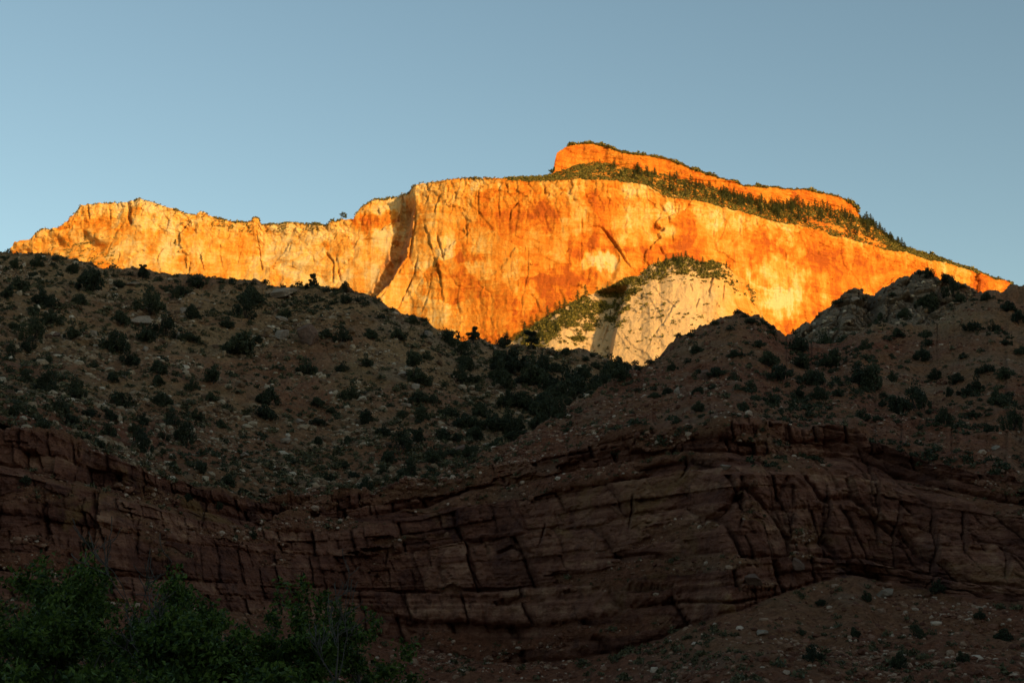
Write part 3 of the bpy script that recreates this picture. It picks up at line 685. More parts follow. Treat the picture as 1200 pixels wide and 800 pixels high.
    return Sheet('cliff_and_hill', X, Y, Z, n0 - 1, M_SOIL, {'block': ext(blkt), 'rock': ext(k), 'red': ext(red), 'pale': ext(np.clip(pale, 0, 1))})
S_NEAR = make_near_side()

SLOPE_SKY = [(-300,262),(0,301),(25,304),(50,308),(75,310),(100,317),(135,323),(165,322),(200,328),(250,330),(300,332),(330,336),(350,334),(375,337),(400,341),(420,349),(440,360),(470,369),(500,381),(540,399),(570,404),(600,408),(640,409),(660,413),(690,413),(710,421),(740,426),(780,434),(820,450),(860,470)]
def make_left_slope():
    xs = np.arange(-290, 850, 0.95)
    bot = np.where(xs < 480, pl(RIM, xs) + 3, pl([(480,574),(560,560),(700,540),(860,520)], xs))
    bY = np.where(xs < 480, pl(FACE_Y, xs) + 13, pl([(480,270),(600,280),(700,300),(860,330)], xs))
    kern = np.ones(41) / 41
    bot = np.convolve(np.pad(bot, 20, mode='edge'), kern, 'valid'); bY = np.convolve(np.pad(bY, 20, mode='edge'), kern, 'valid')
    top = pl(SLOPE_SKY, xs) + 1.2 * fbm(xs / 22, xs * 0, 0.2, 4, 7)
    tY = pl([(-300,375),(0,392),(200,400),(350,396),(420,392),(500,398),(600,420),(740,450),(860,460)], xs)
    m = 300
    v = np.linspace(0, 1, m)[:, None]
    yp = bot[None] * (1 - v) + top[None] * v; xp = xs[None] + 0 * yp
    Yd = bY[None] + (tY - bY)[None] * v ** 1.08
    X, Y, Z = at(xp, yp, Yd)
    d = 3.2 * fbm(X / 46, Y / 60, 0.2, 4, 130) + 1.2 * fbm(X / 14, Y / 22, 0.5, 4, 131) + 1.0 * fbm(X / 3.5, Y / 3.5, Z / 3.5, 4, 132)
    qs = Z + 3.0 * fbm(X / 50, Y / 50, 0.2, 3, 133)
    lay = strata(X + 0.4 * Y, qs, 0, 220, 1.8, 5.5, 5.0, 19, prot=0.9, blk=0.4, crack=0.3)
    lg = smooth(0.05, 0.3, fbm(X / 26, Z / 13, 0.4, 3, 134))
    d = d + lay * lg * 0.9
    Y = Y - 0.5 * d; Z = Z + 0.7 * d
    red = 0.12 + 0.6 * np.clip(fbm(X / 40, Z / 25, 0.2, 4, 135) + 0.1, 0, 1) + 0.45 * smooth(440, 540, yp + 0.12 * np.abs(xp - 300)) * (xp < 560)
    red = blobs(red, xp, yp, [(360,470,50,26,.45),(50,430,60,20,.35),(230,495,45,24,.2),(95,425,20,30,-.2)])
    rock = 0.35 * lg
    pale = 0.5 * smooth(0.1, 0.5, fbm(X / 20, Z / 12, 0.9, 4, 136)) * smooth(400, 470, xp) + 0 * yp
    n0 = X.shape[0]
    X, Y, Z = back_rows(X, Y, Z, [(8, -0.8), (30, -6), (90, -40), (260, -150)])
    ext = lambda a: np.concatenate([a, np.repeat(a[-1:], 4, 0)])
    return Sheet('hillside', X, Y, Z, n0 - 1, M_SOIL, {'block': ext(rock * 0 + 0.5), 'rock': ext(rock), 'red': ext(np.clip(red, 0, 1)), 'pale': ext(pale)})
S_LEFT = make_left_slope()

OUT_SKY = [(880,430),(905,408),(920,395),(940,383),(955,372),(975,355),(985,347),(1000,340),(1010,339),(1025,343),(1035,335),(1055,325),(1070,318),(1085,317),(1100,323),(1125,331),(1150,339),(1200,350),(1260,365)]
def make_outcrop():
    xs = np.arange(884, 1250, 0.8)
    top = pl(OUT_SKY, xs) + 1.3 * facets(xs / 11, xs * 0 + .5, 18)[0] + 1.0 * fbm(xs / 10, xs * 0, 0.1, 4, 17)
    m = 200
    v = np.linspace(0, 1, m)[:, None]
    yp = 470 * (1 - v) + top[None] * v; xp = xs[None] + 0 * yp
    Yd = 392 + 52 * v ** 0.9 + 0 * xp + 10 * np.exp(-((xp - 1020) / 9) ** 2)
    X, Y, Z = at(xp, yp, Yd)
    wx = X + 2 * fbm(X / 7, Z / 7, 0.2, 3, 140)
    f, e = facets(wx / 8, Z / 6.5, 141); g, e2 = facets(wx / 3.2, Z / 2.6, 142)
    h3, e3 = facets(wx / 1.6, Z / 1.3, 145)
    d = 3.2 * f - 2.4 * np.exp(-(e / 0.08) ** 2) + 1.5 * g - 1.1 * np.exp(-(e2 / 0.1) ** 2) + 0.6 * h3 + 0.9 * fbm(X / 3, Z / 3, Y / 3, 4, 143) + 2 * fbm(X / 25, Z / 25, 0.3, 3, 144)
    Y = Y - d * 0.8; Z = Z + 0.25 * d
    pale = 0.85 - 0.5 * smooth(1085, 1130, xp) + 0 * yp
    n0 = X.shape[0]
    X, Y, Z = back_rows(X, Y, Z, [(5, -0.5), (25, -8), (80, -40), (220, -150)])
    ext = lambda a: np.concatenate([a, np.repeat(a[-1:], 4, 0)])
    return Sheet('rocky_hilltop', X, Y, Z, n0 - 1, M_SOIL, {'block': ext(0 * pale + 0.5), 'rock': ext(0 * pale + 0.3), 'red': ext(0 * pale + 0.2), 'pale': ext(pale)})
S_OUT = make_outcrop()

# ------------------------------------------------------------------ loose stone
PHI = (1 + 5 ** 0.5) / 2
ICO_V = np.array([(-1,PHI,0),(1,PHI,0),(-1,-PHI,0),(1,-PHI,0),(0,-1,PHI),(0,1,PHI),(0,-1,-PHI),(0,1,-PHI),(PHI,0,-1),(PHI,0,1),(-PHI,0,-1),(-PHI,0,1)]) / math.sqrt(1 + PHI * PHI)
ICO_F = np.array([(0,11,5),(0,5,1),(0,1,7),(0,7,10),(0,10,11),(1,5,9),(5,11,4),(11,10,2),(10,7,6),(7,1,8),(3,9,4),(3,4,2),(3,2,6),(3,6,8),(3,8,9),(4,9,5),(2,4,11),(6,2,10),(8,6,7),(9,8,1)])

def rand_rot(n, tilt=0.5):
    a = rng.uniform(0, 2 * math.pi, n); b = rng.normal(0, tilt, n)
    ca, sa, cb, sb = np.cos(a), np.sin(a), np.cos(b), np.sin(b)
    z = np.zeros(n); o = np.ones(n)
    Rz = np.stack([np.stack([ca, -sa, z], -1), np.stack([sa, ca, z], -1), np.stack([z, z, o], -1)], -2)
    Rx = np.stack([np.stack([o, z, z], -1), np.stack([z, cb, -sb], -1), np.stack([z, sb, cb], -1)], -2)
    return Rx @ Rz

def scatter_rocks(name, P, size, mat):
    n = len(P)
    V = ICO_V[None] * rng.uniform(0.72, 1.2, (n, 12, 1))
    V = np.sign(V) * np.abs(V) ** 0.55
    sc = np.stack([rng.uniform(0.7, 1.3, n), rng.uniform(0.6, 1.1, n), rng.uniform(0.4, 0.9, n)], -1) * size[:, None] * 0.5
    V = V * sc[:, None]
    V = np.einsum('nij,nkj->nki', rand_rot(n, 0.35), V) + P[:, None]
    Fc = (ICO_F[None] + (np.arange(n) * 12)[:, None, None]).reshape(-1, 3)
    return obj(name, mesh_np(name, V.reshape(-1, 3), Fc, mat))

def sample(S, n, weight, rows=None):
    W = np.clip(weight, 0, None)
    W = W[:S.crest + 1]
    # even out by real surface: rows and columns are near even in the picture already
    w = W.ravel() / W.sum()
    i = rng.choice(w.size, n, p=w)
    r, c = np.divmod(i, W.shape[1])
    return np.stack([S.X[r, c], S.Y[r, c], S.Z[r, c]], -1), S.px[r, c], S.py[r, c]

def in_view(S, marg=120):
    return ((S.px > -marg) & (S.px < 1200 + marg) & (S.py < 830)).astype(float)

def power(n, lo, hi, a=2.4):
    u = rng.uniform(0, 1, n)
    return (lo ** (1 - a) + u * (hi ** (1 - a) - lo ** (1 - a))) ** (1 / (1 - a))

w = in_view(S_LEFT) * (0.12 + 2 * np.clip(fbm(S_LEFT.X / 14, S_LEFT.Z / 8, 0.1, 5, 150) + 0.2, 0, 1) ** 2.2)
P, _, _ = sample(S_LEFT, 24000, w)
s = power(len(P), 0.32, 2.6, 2.6); P[:, 2] -= s * 0.04
tag(scatter_rocks('scree', P, s, M_RUB), 'pale tan scree stones strewn over the left hillside', 'scree', kind='stuff')
slope = 1 - S_NEAR.attrs['rock']
w = in_view(S_NEAR) * slope * (0.12 + np.clip(fbm(S_NEAR.X / 13, S_NEAR.Z / 6, 0.1, 4, 151) + 0.2, 0, 1) ** 1.6)
w = w * np.where(S_NEAR.py > 600, 1.4, 1.0)
w = w + 0.9 * slope * in_view(S_NEAR) * np.exp(-((S_NEAR.py - pl([(600,535),(650,505),(700,487),(760,470),(850,460)], S_NEAR.px)) / 11) ** 2) * (S_NEAR.px > 600) * (S_NEAR.px < 850) * np.clip(fbm(S_NEAR.X / 9, S_NEAR.Z / 4, 0.1, 4, 152) + 0.25, 0, 1)
P, _, _ = sample(S_NEAR, 34000, w)
s = power(len(P), 0.24, 1.5, 2.5); P[:, 2] -= s * 0.04
tag(scatter_rocks('rubble', P, s, M_RED), 'reddish rubble over the right hill and at the cliff foot', 'rubble', kind='stuff')
P, _, _ = sample(S_OUT, 2600, in_view(S_OUT))
s = power(len(P), 0.4, 2.2)
tag(scatter_rocks('outcrop_rubble', P, s, M_RUB), 'broken pale stones on the rocky hilltop at right', 'rubble', kind='stuff')

def boulder_mesh(seed, mat, flute=False):
    r = np.random.default_rng(seed)
    import bmesh
    bm = bmesh.new()
    bmesh.ops.create_icosphere(bm, subdivisions=4, radius=1.0)
    V = np.array([v.co[:] for v in bm.verts])
    # cut by random planes for flat broken faces
    for k in range(14):
        n = r.normal(size=3); n[2] = n[2] * 0.8; n /= np.linalg.norm(n)
        h = r.uniform(0.34, 0.7); dd = V @ n
        V = V - np.clip(dd - h, 0, None)[:, None] * n[None]
    V = V + 0.05 * np.stack([fbm(V[:, 0] * 2.5, V[:, 1] * 2.5, V[:, 2] * 2.5 + 9 * a, 4, seed + a) for a in range(3)], -1)
    if flute: V[:, :2] *= (1 + 0.16 * fbm(np.arctan2(V[:, 1], V[:, 0]) * 5, V[:, 2] * 0.6, 0.3, 2, seed, ridge=True))[:, None]
    Fc = np.array([[v.index for v in f.verts] for f in bm.faces]); bm.free()
    return mesh_np('boulder', V, Fc, mat)

# ------------------------------------------------------------------ foliage meshes
def leaf_quads(C, size, up=0.3, aspect=0.55):
    """a small bent leaf (two triangles as one quad) at every centre"""
    n = len(C)
    a = rng.normal(size=(n, 3)); a[:, 2] += up; a /= np.linalg.norm(a, axis=1, keepdims=True)
    b = np.cross(a, rng.normal(size=(n, 3))); b /= np.linalg.norm(b, axis=1, keepdims=True)
    s = (size * rng.uniform(0.6, 1.35, n))[:, None]
    q = np.stack([C - a * s, C + b * s * aspect, C + a * s, C - b * s * aspect], 1)
    c = np.cross(a, b); q[:, 0] += c * s * 0.25; q[:, 2] += c * s * 0.2
    return q

def quads_mesh(name, Q, mat):
    V = Q.reshape(-1, 3); Fc = np.arange(len(V)).reshape(-1, 4)
    return V, Fc

def tube(pts, rad, sides=6):
    pts = np.array(pts, float); rad = np.array(rad, float); n = len(pts)
    T = np.gradient(pts, axis=0); T /= np.linalg.norm(T, axis=1, keepdims=True) + 1e-9
    ref = np.array([0.31, 0.93, 0.2]); A = np.cross(T, ref); A /= np.linalg.norm(A, axis=1, keepdims=True) + 1e-9
    B = np.cross(T, A)
    th = np.arange(sides) / sides * 2 * math.pi
    V = pts[:, None] + rad[:, None, None] * (np.cos(th)[None, :, None] * A[:, None] + np.sin(th)[None, :, None] * B[:, None])
    Fc = []
    for i in range(n - 1):
        for k in range(sides):
            k2 = (k + 1) % sides
            Fc.append((i * sides + k, i * sides + k2, (i + 1) * sides + k2, (i + 1) * sides + k))
    return V.reshape(-1, 3), np.array(Fc)

def join(parts):
    Vs, Fs, o = [], [], 0
    for V, Fc in parts:
        Vs.append(V); Fs.append(Fc + o); o += len(V)
    return np.concatenate(Vs), np.concatenate(Fs)

def bush_cloud(n, lobes, flat=0.85, seed=0):
    r = np.random.default_rng(seed)
    cs = []
    ax = r.uniform(0.6, 1.0); tall = r.uniform(0.45, 0.85)
    for k in range(lobes):
        a = r.uniform(0, 6.28); d = r.uniform(0.0, 0.85)
        cs.append((d * math.cos(a) * 0.8, d * math.sin(a) * 0.8 * ax, 0.12 + r.uniform(0, tall) * (1 - d * 0.75), r.uniform(0.09, 0.30) * (1 - 0.35 * d)))
    cs = np.array(cs)
    i = r.integers(0, lobes, n)
    dirs = r.normal(size=(n, 3)); dirs /= np.linalg.norm(dirs, axis=1, keepdims=True)
    rad = cs[i, 3] * r.uniform(0.35, 1.05, n) ** 0.5
    C = cs[i, :3] + dirs * rad[:, None] + r.normal(0, 0.025, (n, 3)); C[:, 2] = np.clip(C[:, 2] * flat, 0.0, None)
    return C

def bush_mesh(seed, n=2000, lobes=13, leaf=0.058, flat=1.0):
    C = bush_cloud(n, lobes, flat, seed)
    Q = leaf_quads(C, leaf, 0.4)
    V, Fc = quads_mesh('b', Q, None)
    r = np.random.default_rng(seed)
    parts = [(V, Fc)]
    nf = len(Fc)
    for k in range(4):
        a = r.uniform(0, 6.28); d = r.uniform(0.1, 0.4)
        parts.append(tube([(0, 0, -0.15), (0.4 * d * math.cos(a), 0.4 * d * math.sin(a), 0.15), (d * math.cos(a), d * math.sin(a), 0.5)], [0.05, 0.035, 0.012], 5))
    V, Fc = join(parts)
    mi = np.zeros(len(Fc), int); mi[nf:] = 1
    return mesh_np('juniper', V, Fc, [M_JUN, M_BARKD], None, False, mi)

def conifer_mesh(seed, n=900):
    """unit-height conifer with whorls of drooping boughs"""
    r = np.random.default_rng(seed)
    parts = [tube([(0, 0, -0.06), (0.004, 0, 0.4), (0, 0.003, 0.98)], [0.022, 0.014, 0.003], 6)]
    nt = len(parts[0][1])
    C = []
    for k in range(46):
        z = 0.10 + 0.86 * (k / 46) ** 0.9
        L = (0.20 * (1 - z) ** 0.8 + 0.018) * r.uniform(0.6, 1.15)
        a = r.uniform(0, 6.28)
        m = max(6, int(n / 46 * (L / 0.12)))
        t = r.uniform(0.1, 1, m) ** 0.7
        C.append(np.stack([L * t * math.cos(a), L * t * math.sin(a), z - 0.18 * L * t], -1) + r.normal(0, 0.012 + 0.012 * (1 - z), (m, 3)))
    C = np.concatenate(C)
    V, Fc = quads_mesh('c', leaf_quads(C, 0.020, -0.1), None)
    V, Fc = join(parts + [(V, Fc)])
    mi = np.ones(len(Fc), int); mi[nt:] = 0
    return mesh_np('conifer', V, Fc, [M_PINE, M_BARKD], None, False, mi)

BUSHES = [bush_mesh(200 + k, flat=[1.0, 0.8, 1.15, 0.7, 0.95, 1.3][k % 6], lobes=[22, 16, 19, 26, 14, 18, 12, 24, 17, 20][k], leaf=0.05) for k in range(10)]
CONIFERS = [conifer_mesh(300 + k) for k in range(5)]

# ------------------------------------------------------------------ junipers on the near slopes (x, y of the centre, width in px)
SHRUBS = [(19,310,14),(45,306,12),(66,303,8),(24,335,20),(11,345,14),(50,350,20),(61,355,16),(88,315,14),(110,332,32),(141,331,16),(152,321,8),(168,321,13),(207,345,14),(229,330,16),(175,358,28),(222,367,18),(95,352,16),(140,374,20),(60,374,20),(42,365,16),(15,382,16),(37,392,24),(85,392,18),(170,392,22),(192,385,24),(135,402,26),(150,420,22),(220,392,20),(280,402,38),(265,378,16),(292,347,26),(287,365,20),(132,442,16),(110,427,12),(250,440,20),(185,430,20),(192,420,10),(185,445,16),(190,467,22),(225,452,14),(246,466,12),(140,467,24),(57,452,24),(87,460,22),(15,410,14),(32,405,18),(265,475,10),
 (311,330,8),(350,330,8),(367,330,13),(404,337,14),(404,350,14),(302,398,12),(382,390,15),(402,395,17),(432,390,17),(465,390,18),(485,375,14),(460,361,6),(447,370,10),(499,416,13),(484,422,22),(487,440,20),(360,431,22),(401,430,15),(315,465,24),(310,480,26),(371,470,16),(411,462,20),(389,480,12),(427,490,20),(372,492,16),(457,474,10),(490,465,20),(507,467,14),(500,447,14),(540,442,20),(550,429,18),(542,410,18),(527,397,20),(497,373,10),(590,401,16),(585,422,28),(561,475,14),(591,470,18),(525,480,20),(545,492,22),(592,447,22),(472,485,12),(492,487,20),
 (605,427,38),(591,417,22),(625,440,30),(615,470,22),(639,475,24),(665,411,12),(650,427,20),(670,445,34),(662,460,26),(685,435,20),(715,432,26),(730,436,22),(602,502,24),(577,495,26),(557,507,22),(555,525,14),(640,450,22),(655,482,18),(630,492,20),(700,443,16),(520,508,22),(490,512,18),(470,520,22),(530,528,16),(505,535,18),(450,505,16),
 (745,421,8),(762,416,10),(794,391,8),(816,409,14),(805,422,10),(840,435,18),(782,457,12),(820,460,14),(835,452,10),(767,461,12),(787,430,12),(747,456,8),(819,476,14),(717,505,12),(725,529,12),(749,497,9),(872,369,10),(880,374,12),(858,413,12),(888,402,14),(860,445,14),(880,455,12),(905,470,16),(870,478,12),
 (1085,320,16),(1110,326,14),(1117,342,16),(1092,355,26),(1060,367,16),(1032,372,14),(1157,347,14),(1180,356,18),(1197,334,6),(1192,370,20),(1125,350,18),(1140,381,20),(1165,385,13),(1052,390,16),(1085,390,18),(1082,416,18),(1087,400,12),(1041,396,10),(1014,406,14),(991,395,22),(937,405,22),(965,405,20),(975,422,24),(942,422,26),(952,440,26),(1010,442,28),(1025,450,24),(1047,442,14),(1052,475,26),(1075,470,24),(1010,487,20),(1097,440,14),(1122,444,14),(1155,430,18),(1175,439,16),(1132,457,18),(1145,452,18),(1172,465,26),(1112,460,12),(1130,417,10),(1150,410,8),(1177,400,12),(1185,497,22),(1142,485,16),(1197,410,14),(960,462,16),(937,462,14),(915,435,26),(900,420,22),(980,460,12),(905,388,10),(1105,488,18),(1160,505,16),(985,352,8),(1010,349,9),(1045,345,8),
 (1015,700,12),(1100,690,14),(963,705,12),(953,767,17),(1055,777,18),(1180,745,20),(1075,742,14),(1000,742,14),(940,740,10),(1130,770,16),(1150,720,12),
 (218,515,24),(167,493,14),(157,500,14),(113,517,16),(163,523,22),(200,547,12),(237,548,18),(265,562,22),(192,468,14),(230,487,14),(257,497,12),(307,575,9),(283,578,14),(295,627,13),(255,593,10),(220,583,10),(190,513,12),(200,493,16),(50,497,20),(83,493,18),(127,507,14),(103,638,12),(30,563,12),(372,515,12),(20,480,18),(10,455,18),(30,440,14),(70,478,20),(105,480,18),(130,488,14)]

def zone(x, y):
    if x > 700 and y < pl(HILL_SKY, x) + 3 and x > 905: return S_OUT, 'out'
    if y >= pl(HILL_SKY, x) - 3 and (x > 500 or y > pl(RIM, x) - 2): return S_NEAR, 'near'
    if x > 760: return S_NEAR, 'near'
    return S_LEFT, 'left'

def shrub_label(x, y, s, z):
    big = 'broad' if s >= 20 else ('mid-sized' if s >= 13 else 'small')
    if z == 'left':
        if y < pl(SLOPE_SKY, x) + 9: place, grp = 'on the crest of the left hillside against the sunlit mesa', 'junipers on the left crest'
        elif x > 500: place, grp = 'in the wooded gully between the two hills', 'junipers in the wooded gully'
        elif y > pl(RIM, x) - 45: place, grp = 'on the scree just above the left cliff rim', 'junipers above the left cliff rim'
        elif x < 240: place, grp = 'on the left end of the scree hillside', 'junipers on the left hillside'
        else: place, grp = 'on the middle of the scree hillside below the crest', 'junipers on the middle hillside'
    elif z == 'out': place, grp = 'among pale rocks of the right hilltop', 'junipers on the right hilltop'
    elif y > 680: place, grp = 'on the rubble at the foot of the right cliff', 'bushes at the cliff foot'
    elif y > pl(RIM, x): place, grp = 'growing from a ledge of the dark cliff', 'bushes on the cliff ledges'
    elif x < 900: place, grp = 'on the red conical hill right of the gully', 'junipers on the red hill'
    else: place, grp = 'on the red slope under the right hilltop', 'junipers on the right slope'
    return f'{big} dark juniper {place}', grp

QUEUE = []
BUILT = []
def single_out(items, noun):
    """give the outermost, highest, lowest and largest of each group a label of its own"""
    groups = {}
    for it in items: groups.setdefault(it[0]['group'], []).append(it)
    for g, its in groups.items():
        if len(its) < 8: continue
        vis = [i for i in its if 0 < i[1] < 1200 and i[2] < 800]
        for word, key in (('largest', lambda i: -i[3]), ('leftmost', lambda i: i[1]), ('rightmost', lambda i: -i[1]), ('highest', lambda i: i[2]), ('lowest', lambda i: -i[2])):
            o = min(vis, key=key)[0]
            if o['label'].split()[0] in ('largest', 'leftmost', 'rightmost', 'highest', 'lowest'): continue
            rest = o['label'].split(noun, 1)[1]
            o['label'] = f'{word} dark {noun}{rest}'
def place_bush(x, y, s):
    QUEUE.append((float(s), len(QUEUE), float(x), float(y)))

def build_bush(x, y, s):
    S, z = zone(x, y)
    p = S.pick(x, y + s * 0.36)
    wdt = s * p[1] / F * 1.12
    o = obj('juniper', BUSHES[random.randrange(10)])
    o.location = (p[0], p[1], p[2] - 0.08 * wdt)
    o.rotation_euler = (0, 0, random.uniform(0, 6.28))
    hsc = random.uniform(0.85, 1.2)
    wdt *= 1.2
    o.scale = (wdt / 1.35, wdt / 1.35, wdt / 1.02 * hsc)
    l, g = shrub_label(x, y, s, z)
    tag(o, l, 'juniper', g)
    BUILT.append((o, x, y, s))
    return o

for (x, y, s) in SHRUBS: place_bush(x, y, s)

# smaller ones between them
def extra_bushes(S, n, lo, hi, wt):
    P, px, py = sample(S, n, wt)
    for k in range(n):
        place_bush(px[k], py[k], random.uniform(lo, hi))
extra_bushes(S_LEFT, 34, 7, 13, in_view(S_LEFT, -8) * (S_LEFT.py < 560) * (S_LEFT.py < pl(HILL_SKY, S_LEFT.px) - 4))
extra_bushes(S_NEAR, 30, 5, 11, in_view(S_NEAR, -8) * slope * ((S_NEAR.py < 520) & (S_NEAR.px > 700)))

for k in range(26):
    x = random.uniform(5, 735); place_bush(x, pl(SLOPE_SKY, x) + random.uniform(-1, 3), random.uniform(5, 10))
for k in range(14):
    x = random.uniform(735, 1195); place_bush(x, (pl(HILL_SKY, x) if x < 905 else pl(OUT_SKY, x)) + random.uniform(0, 3), random.uniform(5, 10))

for k in range(46):
    x = random.uniform(560, 735); lo = pl(SLOPE_SKY, x) + 6; hi = pl(HILL_SKY, x) - 4
    place_bush(x, hi - (hi - lo) * random.random() ** 1.6, random.uniform(10, 24))
for k in range(24):
    x = random.uniform(380, 560); place_bush(x, pl(HILL_SKY, x) - random.uniform(4, 70), random.uniform(8, 18))

QUEUE.sort(reverse=True)
for (s_, _, x, y) in QUEUE[:290]: build_bush(x, y, s_)
single_out(BUILT, 'juniper')
REST = [(zone(x, y)[0].pick(x, y + 0.3 * s_), s_) for (s_, _, x, y) in QUEUE[290:]]

# three skyline trees with open crowns
def twiggy(seed, h, spread, levels=3, leaf=None, n_leaf=0, r0=0.05, lean=(0, 0), first=0.35, kids=(3, 5), up=0.35, rmin=0.0):
    """branching skeleton; returns (V, F) of wood and leaf centres"""
    r = np.random.default_rng(seed)
    parts = []; tips = []
    def grow(p, d, L, rad, lev):
        n = 6; pts = [p]; q = p.copy(); dd = d.copy()
        for i in range(n):
            dd = dd + r.normal(0, 0.14, 3); dd[2] += 0.05 * up * 3; dd /= np.linalg.norm(dd)
            q = q + dd * L / n; pts.append(q.copy())
        parts.append(tube(pts, np.maximum(np.linspace(rad, rad * 0.35, n + 1), rmin), 6 if lev == 0 else 4))
        if lev >= levels:
            tips.extend(pts[2:]); return
        if lev == levels - 1: tips.extend(pts[3:])
        for k in range(r.integers(kids[0], kids[1] + 1)):
            t = r.uniform(first if lev == 0 else 0.25, 1.0); i = min(n, max(1, int(round(t * n))))
            nd = dd + r.normal(0, spread, 3); nd[2] = nd[2] * 0.6 + up; nd /= np.linalg.norm(nd)
            grow(pts[i].copy(), nd, L * r.uniform(0.5, 0.78), rad * (1 - 0.6 * t) * 0.62, lev + 1)
    d = np.array([lean[0], lean[1], 1.0]); d /= np.linalg.norm(d)
    grow(np.array([0.0, 0.0, -0.1 * h]), d, h * 0.62, r0 * h, 0)
    V, Fc = join(parts)
    return V, Fc, np.array(tips)

def tree(name, loc, h, seed, leafmat, barkmat, label, cat, group, leaf_size, per_tip, spread=0.75, tipr=0.25, **kw):
    V, Fc, tips = twiggy(seed, h, spread, **kw)
    top = V[:, 2].max(); V *= h / top; tips = tips * (h / top)
    root = obj(name, None); root.location = loc; root.rotation_euler = (0, 0, random.uniform(0, 6.28))
    tag(root, label, cat, group)
    obj('trunk', mesh_np('trunk', V, Fc, barkmat, None, True), root)
    if per_tip:
        C = np.repeat(tips, per_tip, 0); C = C + rng.normal(0, tipr, C.shape) * np.array([1, 1, 0.75])
        Q = leaf_quads(C, leaf_size, 0.1)
        V2, F2 = quads_mesh('l', Q, None)
        obj('crown', mesh_np('crown', V2, F2, leafmat), root)
    return root

for (x, y, hpx, sd, lab) in [(555,402,21,11,'open-crowned dark pinyon on the crest left of the gully, standing before the orange wall'), (592,408,16,12,'flat-topped dark pinyon on the crest just right of the open-crowned one'), (622,412,26,13,'tall dark pinyon on the crest below the pale dome'), (168,322,14,14,'small pinyon sticking up from the left crest above its juniper'), (367,336,16,15,'lone rounded pinyon on the crest above the flat pale slab')]:
    p = S_LEFT.pick(x, y); h = hpx * p[1] / F * 1.1
    root = obj('pinyon_tree', None); root.location = (p[0], p[1], p[2] - 0.2)
    tag(root, lab, 'pinyon')
    r = np.random.default_rng(sd)
    w_ = h * [0.95, 1.15, 0.8, 0.85, 0.8][sd - 11]
    parts = [tube([(0, 0, -0.3), (0.03 * h, 0, 0.3 * h), (0.0, 0.02 * h, 0.8 * h)], [0.05 * h, 0.035 * h, 0.012 * h], 7)]
    C = []
    for k in range(13):
        a_ = r.uniform(0, 6.28); z_ = h * r.uniform(0.28, 0.9); d_ = 0.44 * w_ * r.uniform(0.25, 1) * (1.1 - 0.5 * z_ / h)
        e_ = np.array([d_ * math.cos(a_), d_ * math.sin(a_), z_])
        parts.append(tube([(0, 0, z_ * 0.65), e_ * np.array([.5, .5, .85]), e_], [0.02 * h, 0.013 * h, 0.006 * h], 5))
        g = r.normal(size=(330, 3)); g /= np.linalg.norm(g, axis=1, keepdims=True)
        C.append(e_ + g * (r.uniform(0.3, 1, 330) ** 0.6)[:, None] * h * r.uniform(0.09, 0.15) * np.array([1.15, 1.15, 0.75]))
    V, Fc = join(parts); obj('trunk', mesh_np('trunk', V, Fc, M_BARKD, None, True), root)
    V, Fc = quads_mesh('l', leaf_quads(np.concatenate(C), 0.028 * h, 0.3), None); obj('crown', mesh_np('crown', V, Fc, M_JUN), root)

# low scrub, too much of it to count
def tufts(name, P, size, mat, per=12, label='', cat='', leaf=0.26):
    n = len(P)
    C = np.repeat(P, per, 0); s = np.repeat(size, per)
    d = rng.normal(size=C.shape); d /= np.linalg.norm(d, axis=1, keepdims=True)
    d = d * rng.uniform(0.3, 1, (len(C), 1)); d[:, 2] = np.abs(d[:, 2]) * 1.0
    Q = leaf_quads(C + d * s[:, None] * 0.5, s * leaf, 0.5)
    V, Fc = quads_mesh('t', Q, None)
    return tag(obj(name, mesh_np(name, V, Fc, mat)), label, cat, kind='stuff')

tufts('small_juniper_scrub', np.array([p for p, _ in REST]), np.array([1.35 * s_ * p[1] / F for p, s_ in REST]), M_JUN, 170, 'smallest dark juniper scrub scattered over both near hills', 'scrub', 0.09)
w = in_view(S_LEFT) * (0.15 + np.clip(fbm(S_LEFT.X / 15, S_LEFT.Z / 10, 0.6, 4, 160) + 0.25, 0, 1) ** 1.5)
P, px, py = sample(S_LEFT, 6500, w)
tufts('scrub', P, power(len(P), 0.6, 3.0, 2.1), M_SCRUB, 40, 'grey-green scrub dotted over the left hillside', 'scrub', 0.15)
w = in_view(S_NEAR) * slope * (0.1 + np.clip(fbm(S_NEAR.X / 12, S_NEAR.Z / 8, 0.6, 4, 161) + 0.15, 0, 1) ** 1.5)
w2 = in_view(S_LEFT) * np.clip(fbm(S_LEFT.X / 20, S_LEFT.Z / 14, 0.7, 4, 162) + 0.2, 0, 1) ** 1.3
w3 = in_view(S_NEAR) * slope * (S_NEAR.py < 560) * np.clip(fbm(S_NEAR.X / 16, S_NEAR.Z / 10, 0.7, 4, 163) + 0.12, 0, 1) ** 1.3 * (0.35 + (S_NEAR.px > 860))
w4 = in_view(S_OUT)
D1 = np.concatenate([sample(S_LEFT, 1900, w2)[0], sample(S_NEAR, 1000, w3)[0], sample(S_OUT, 130, w4)[0]])
tufts('dark_brush', D1, power(len(D1), 0.9, 2.6, 2.2), M_JUN, 60, 'small dark brush thickly dotted over both near hills', 'brush', 0.13)
P, px, py = sample(S_NEAR, 3600, w)
tufts('sagebrush', P, power(len(P), 0.5, 2.2, 2.1), M_SCRUB, 36, 'grey-green sagebrush dotted over the right hill and cliff foot', 'sagebrush', 0.15)

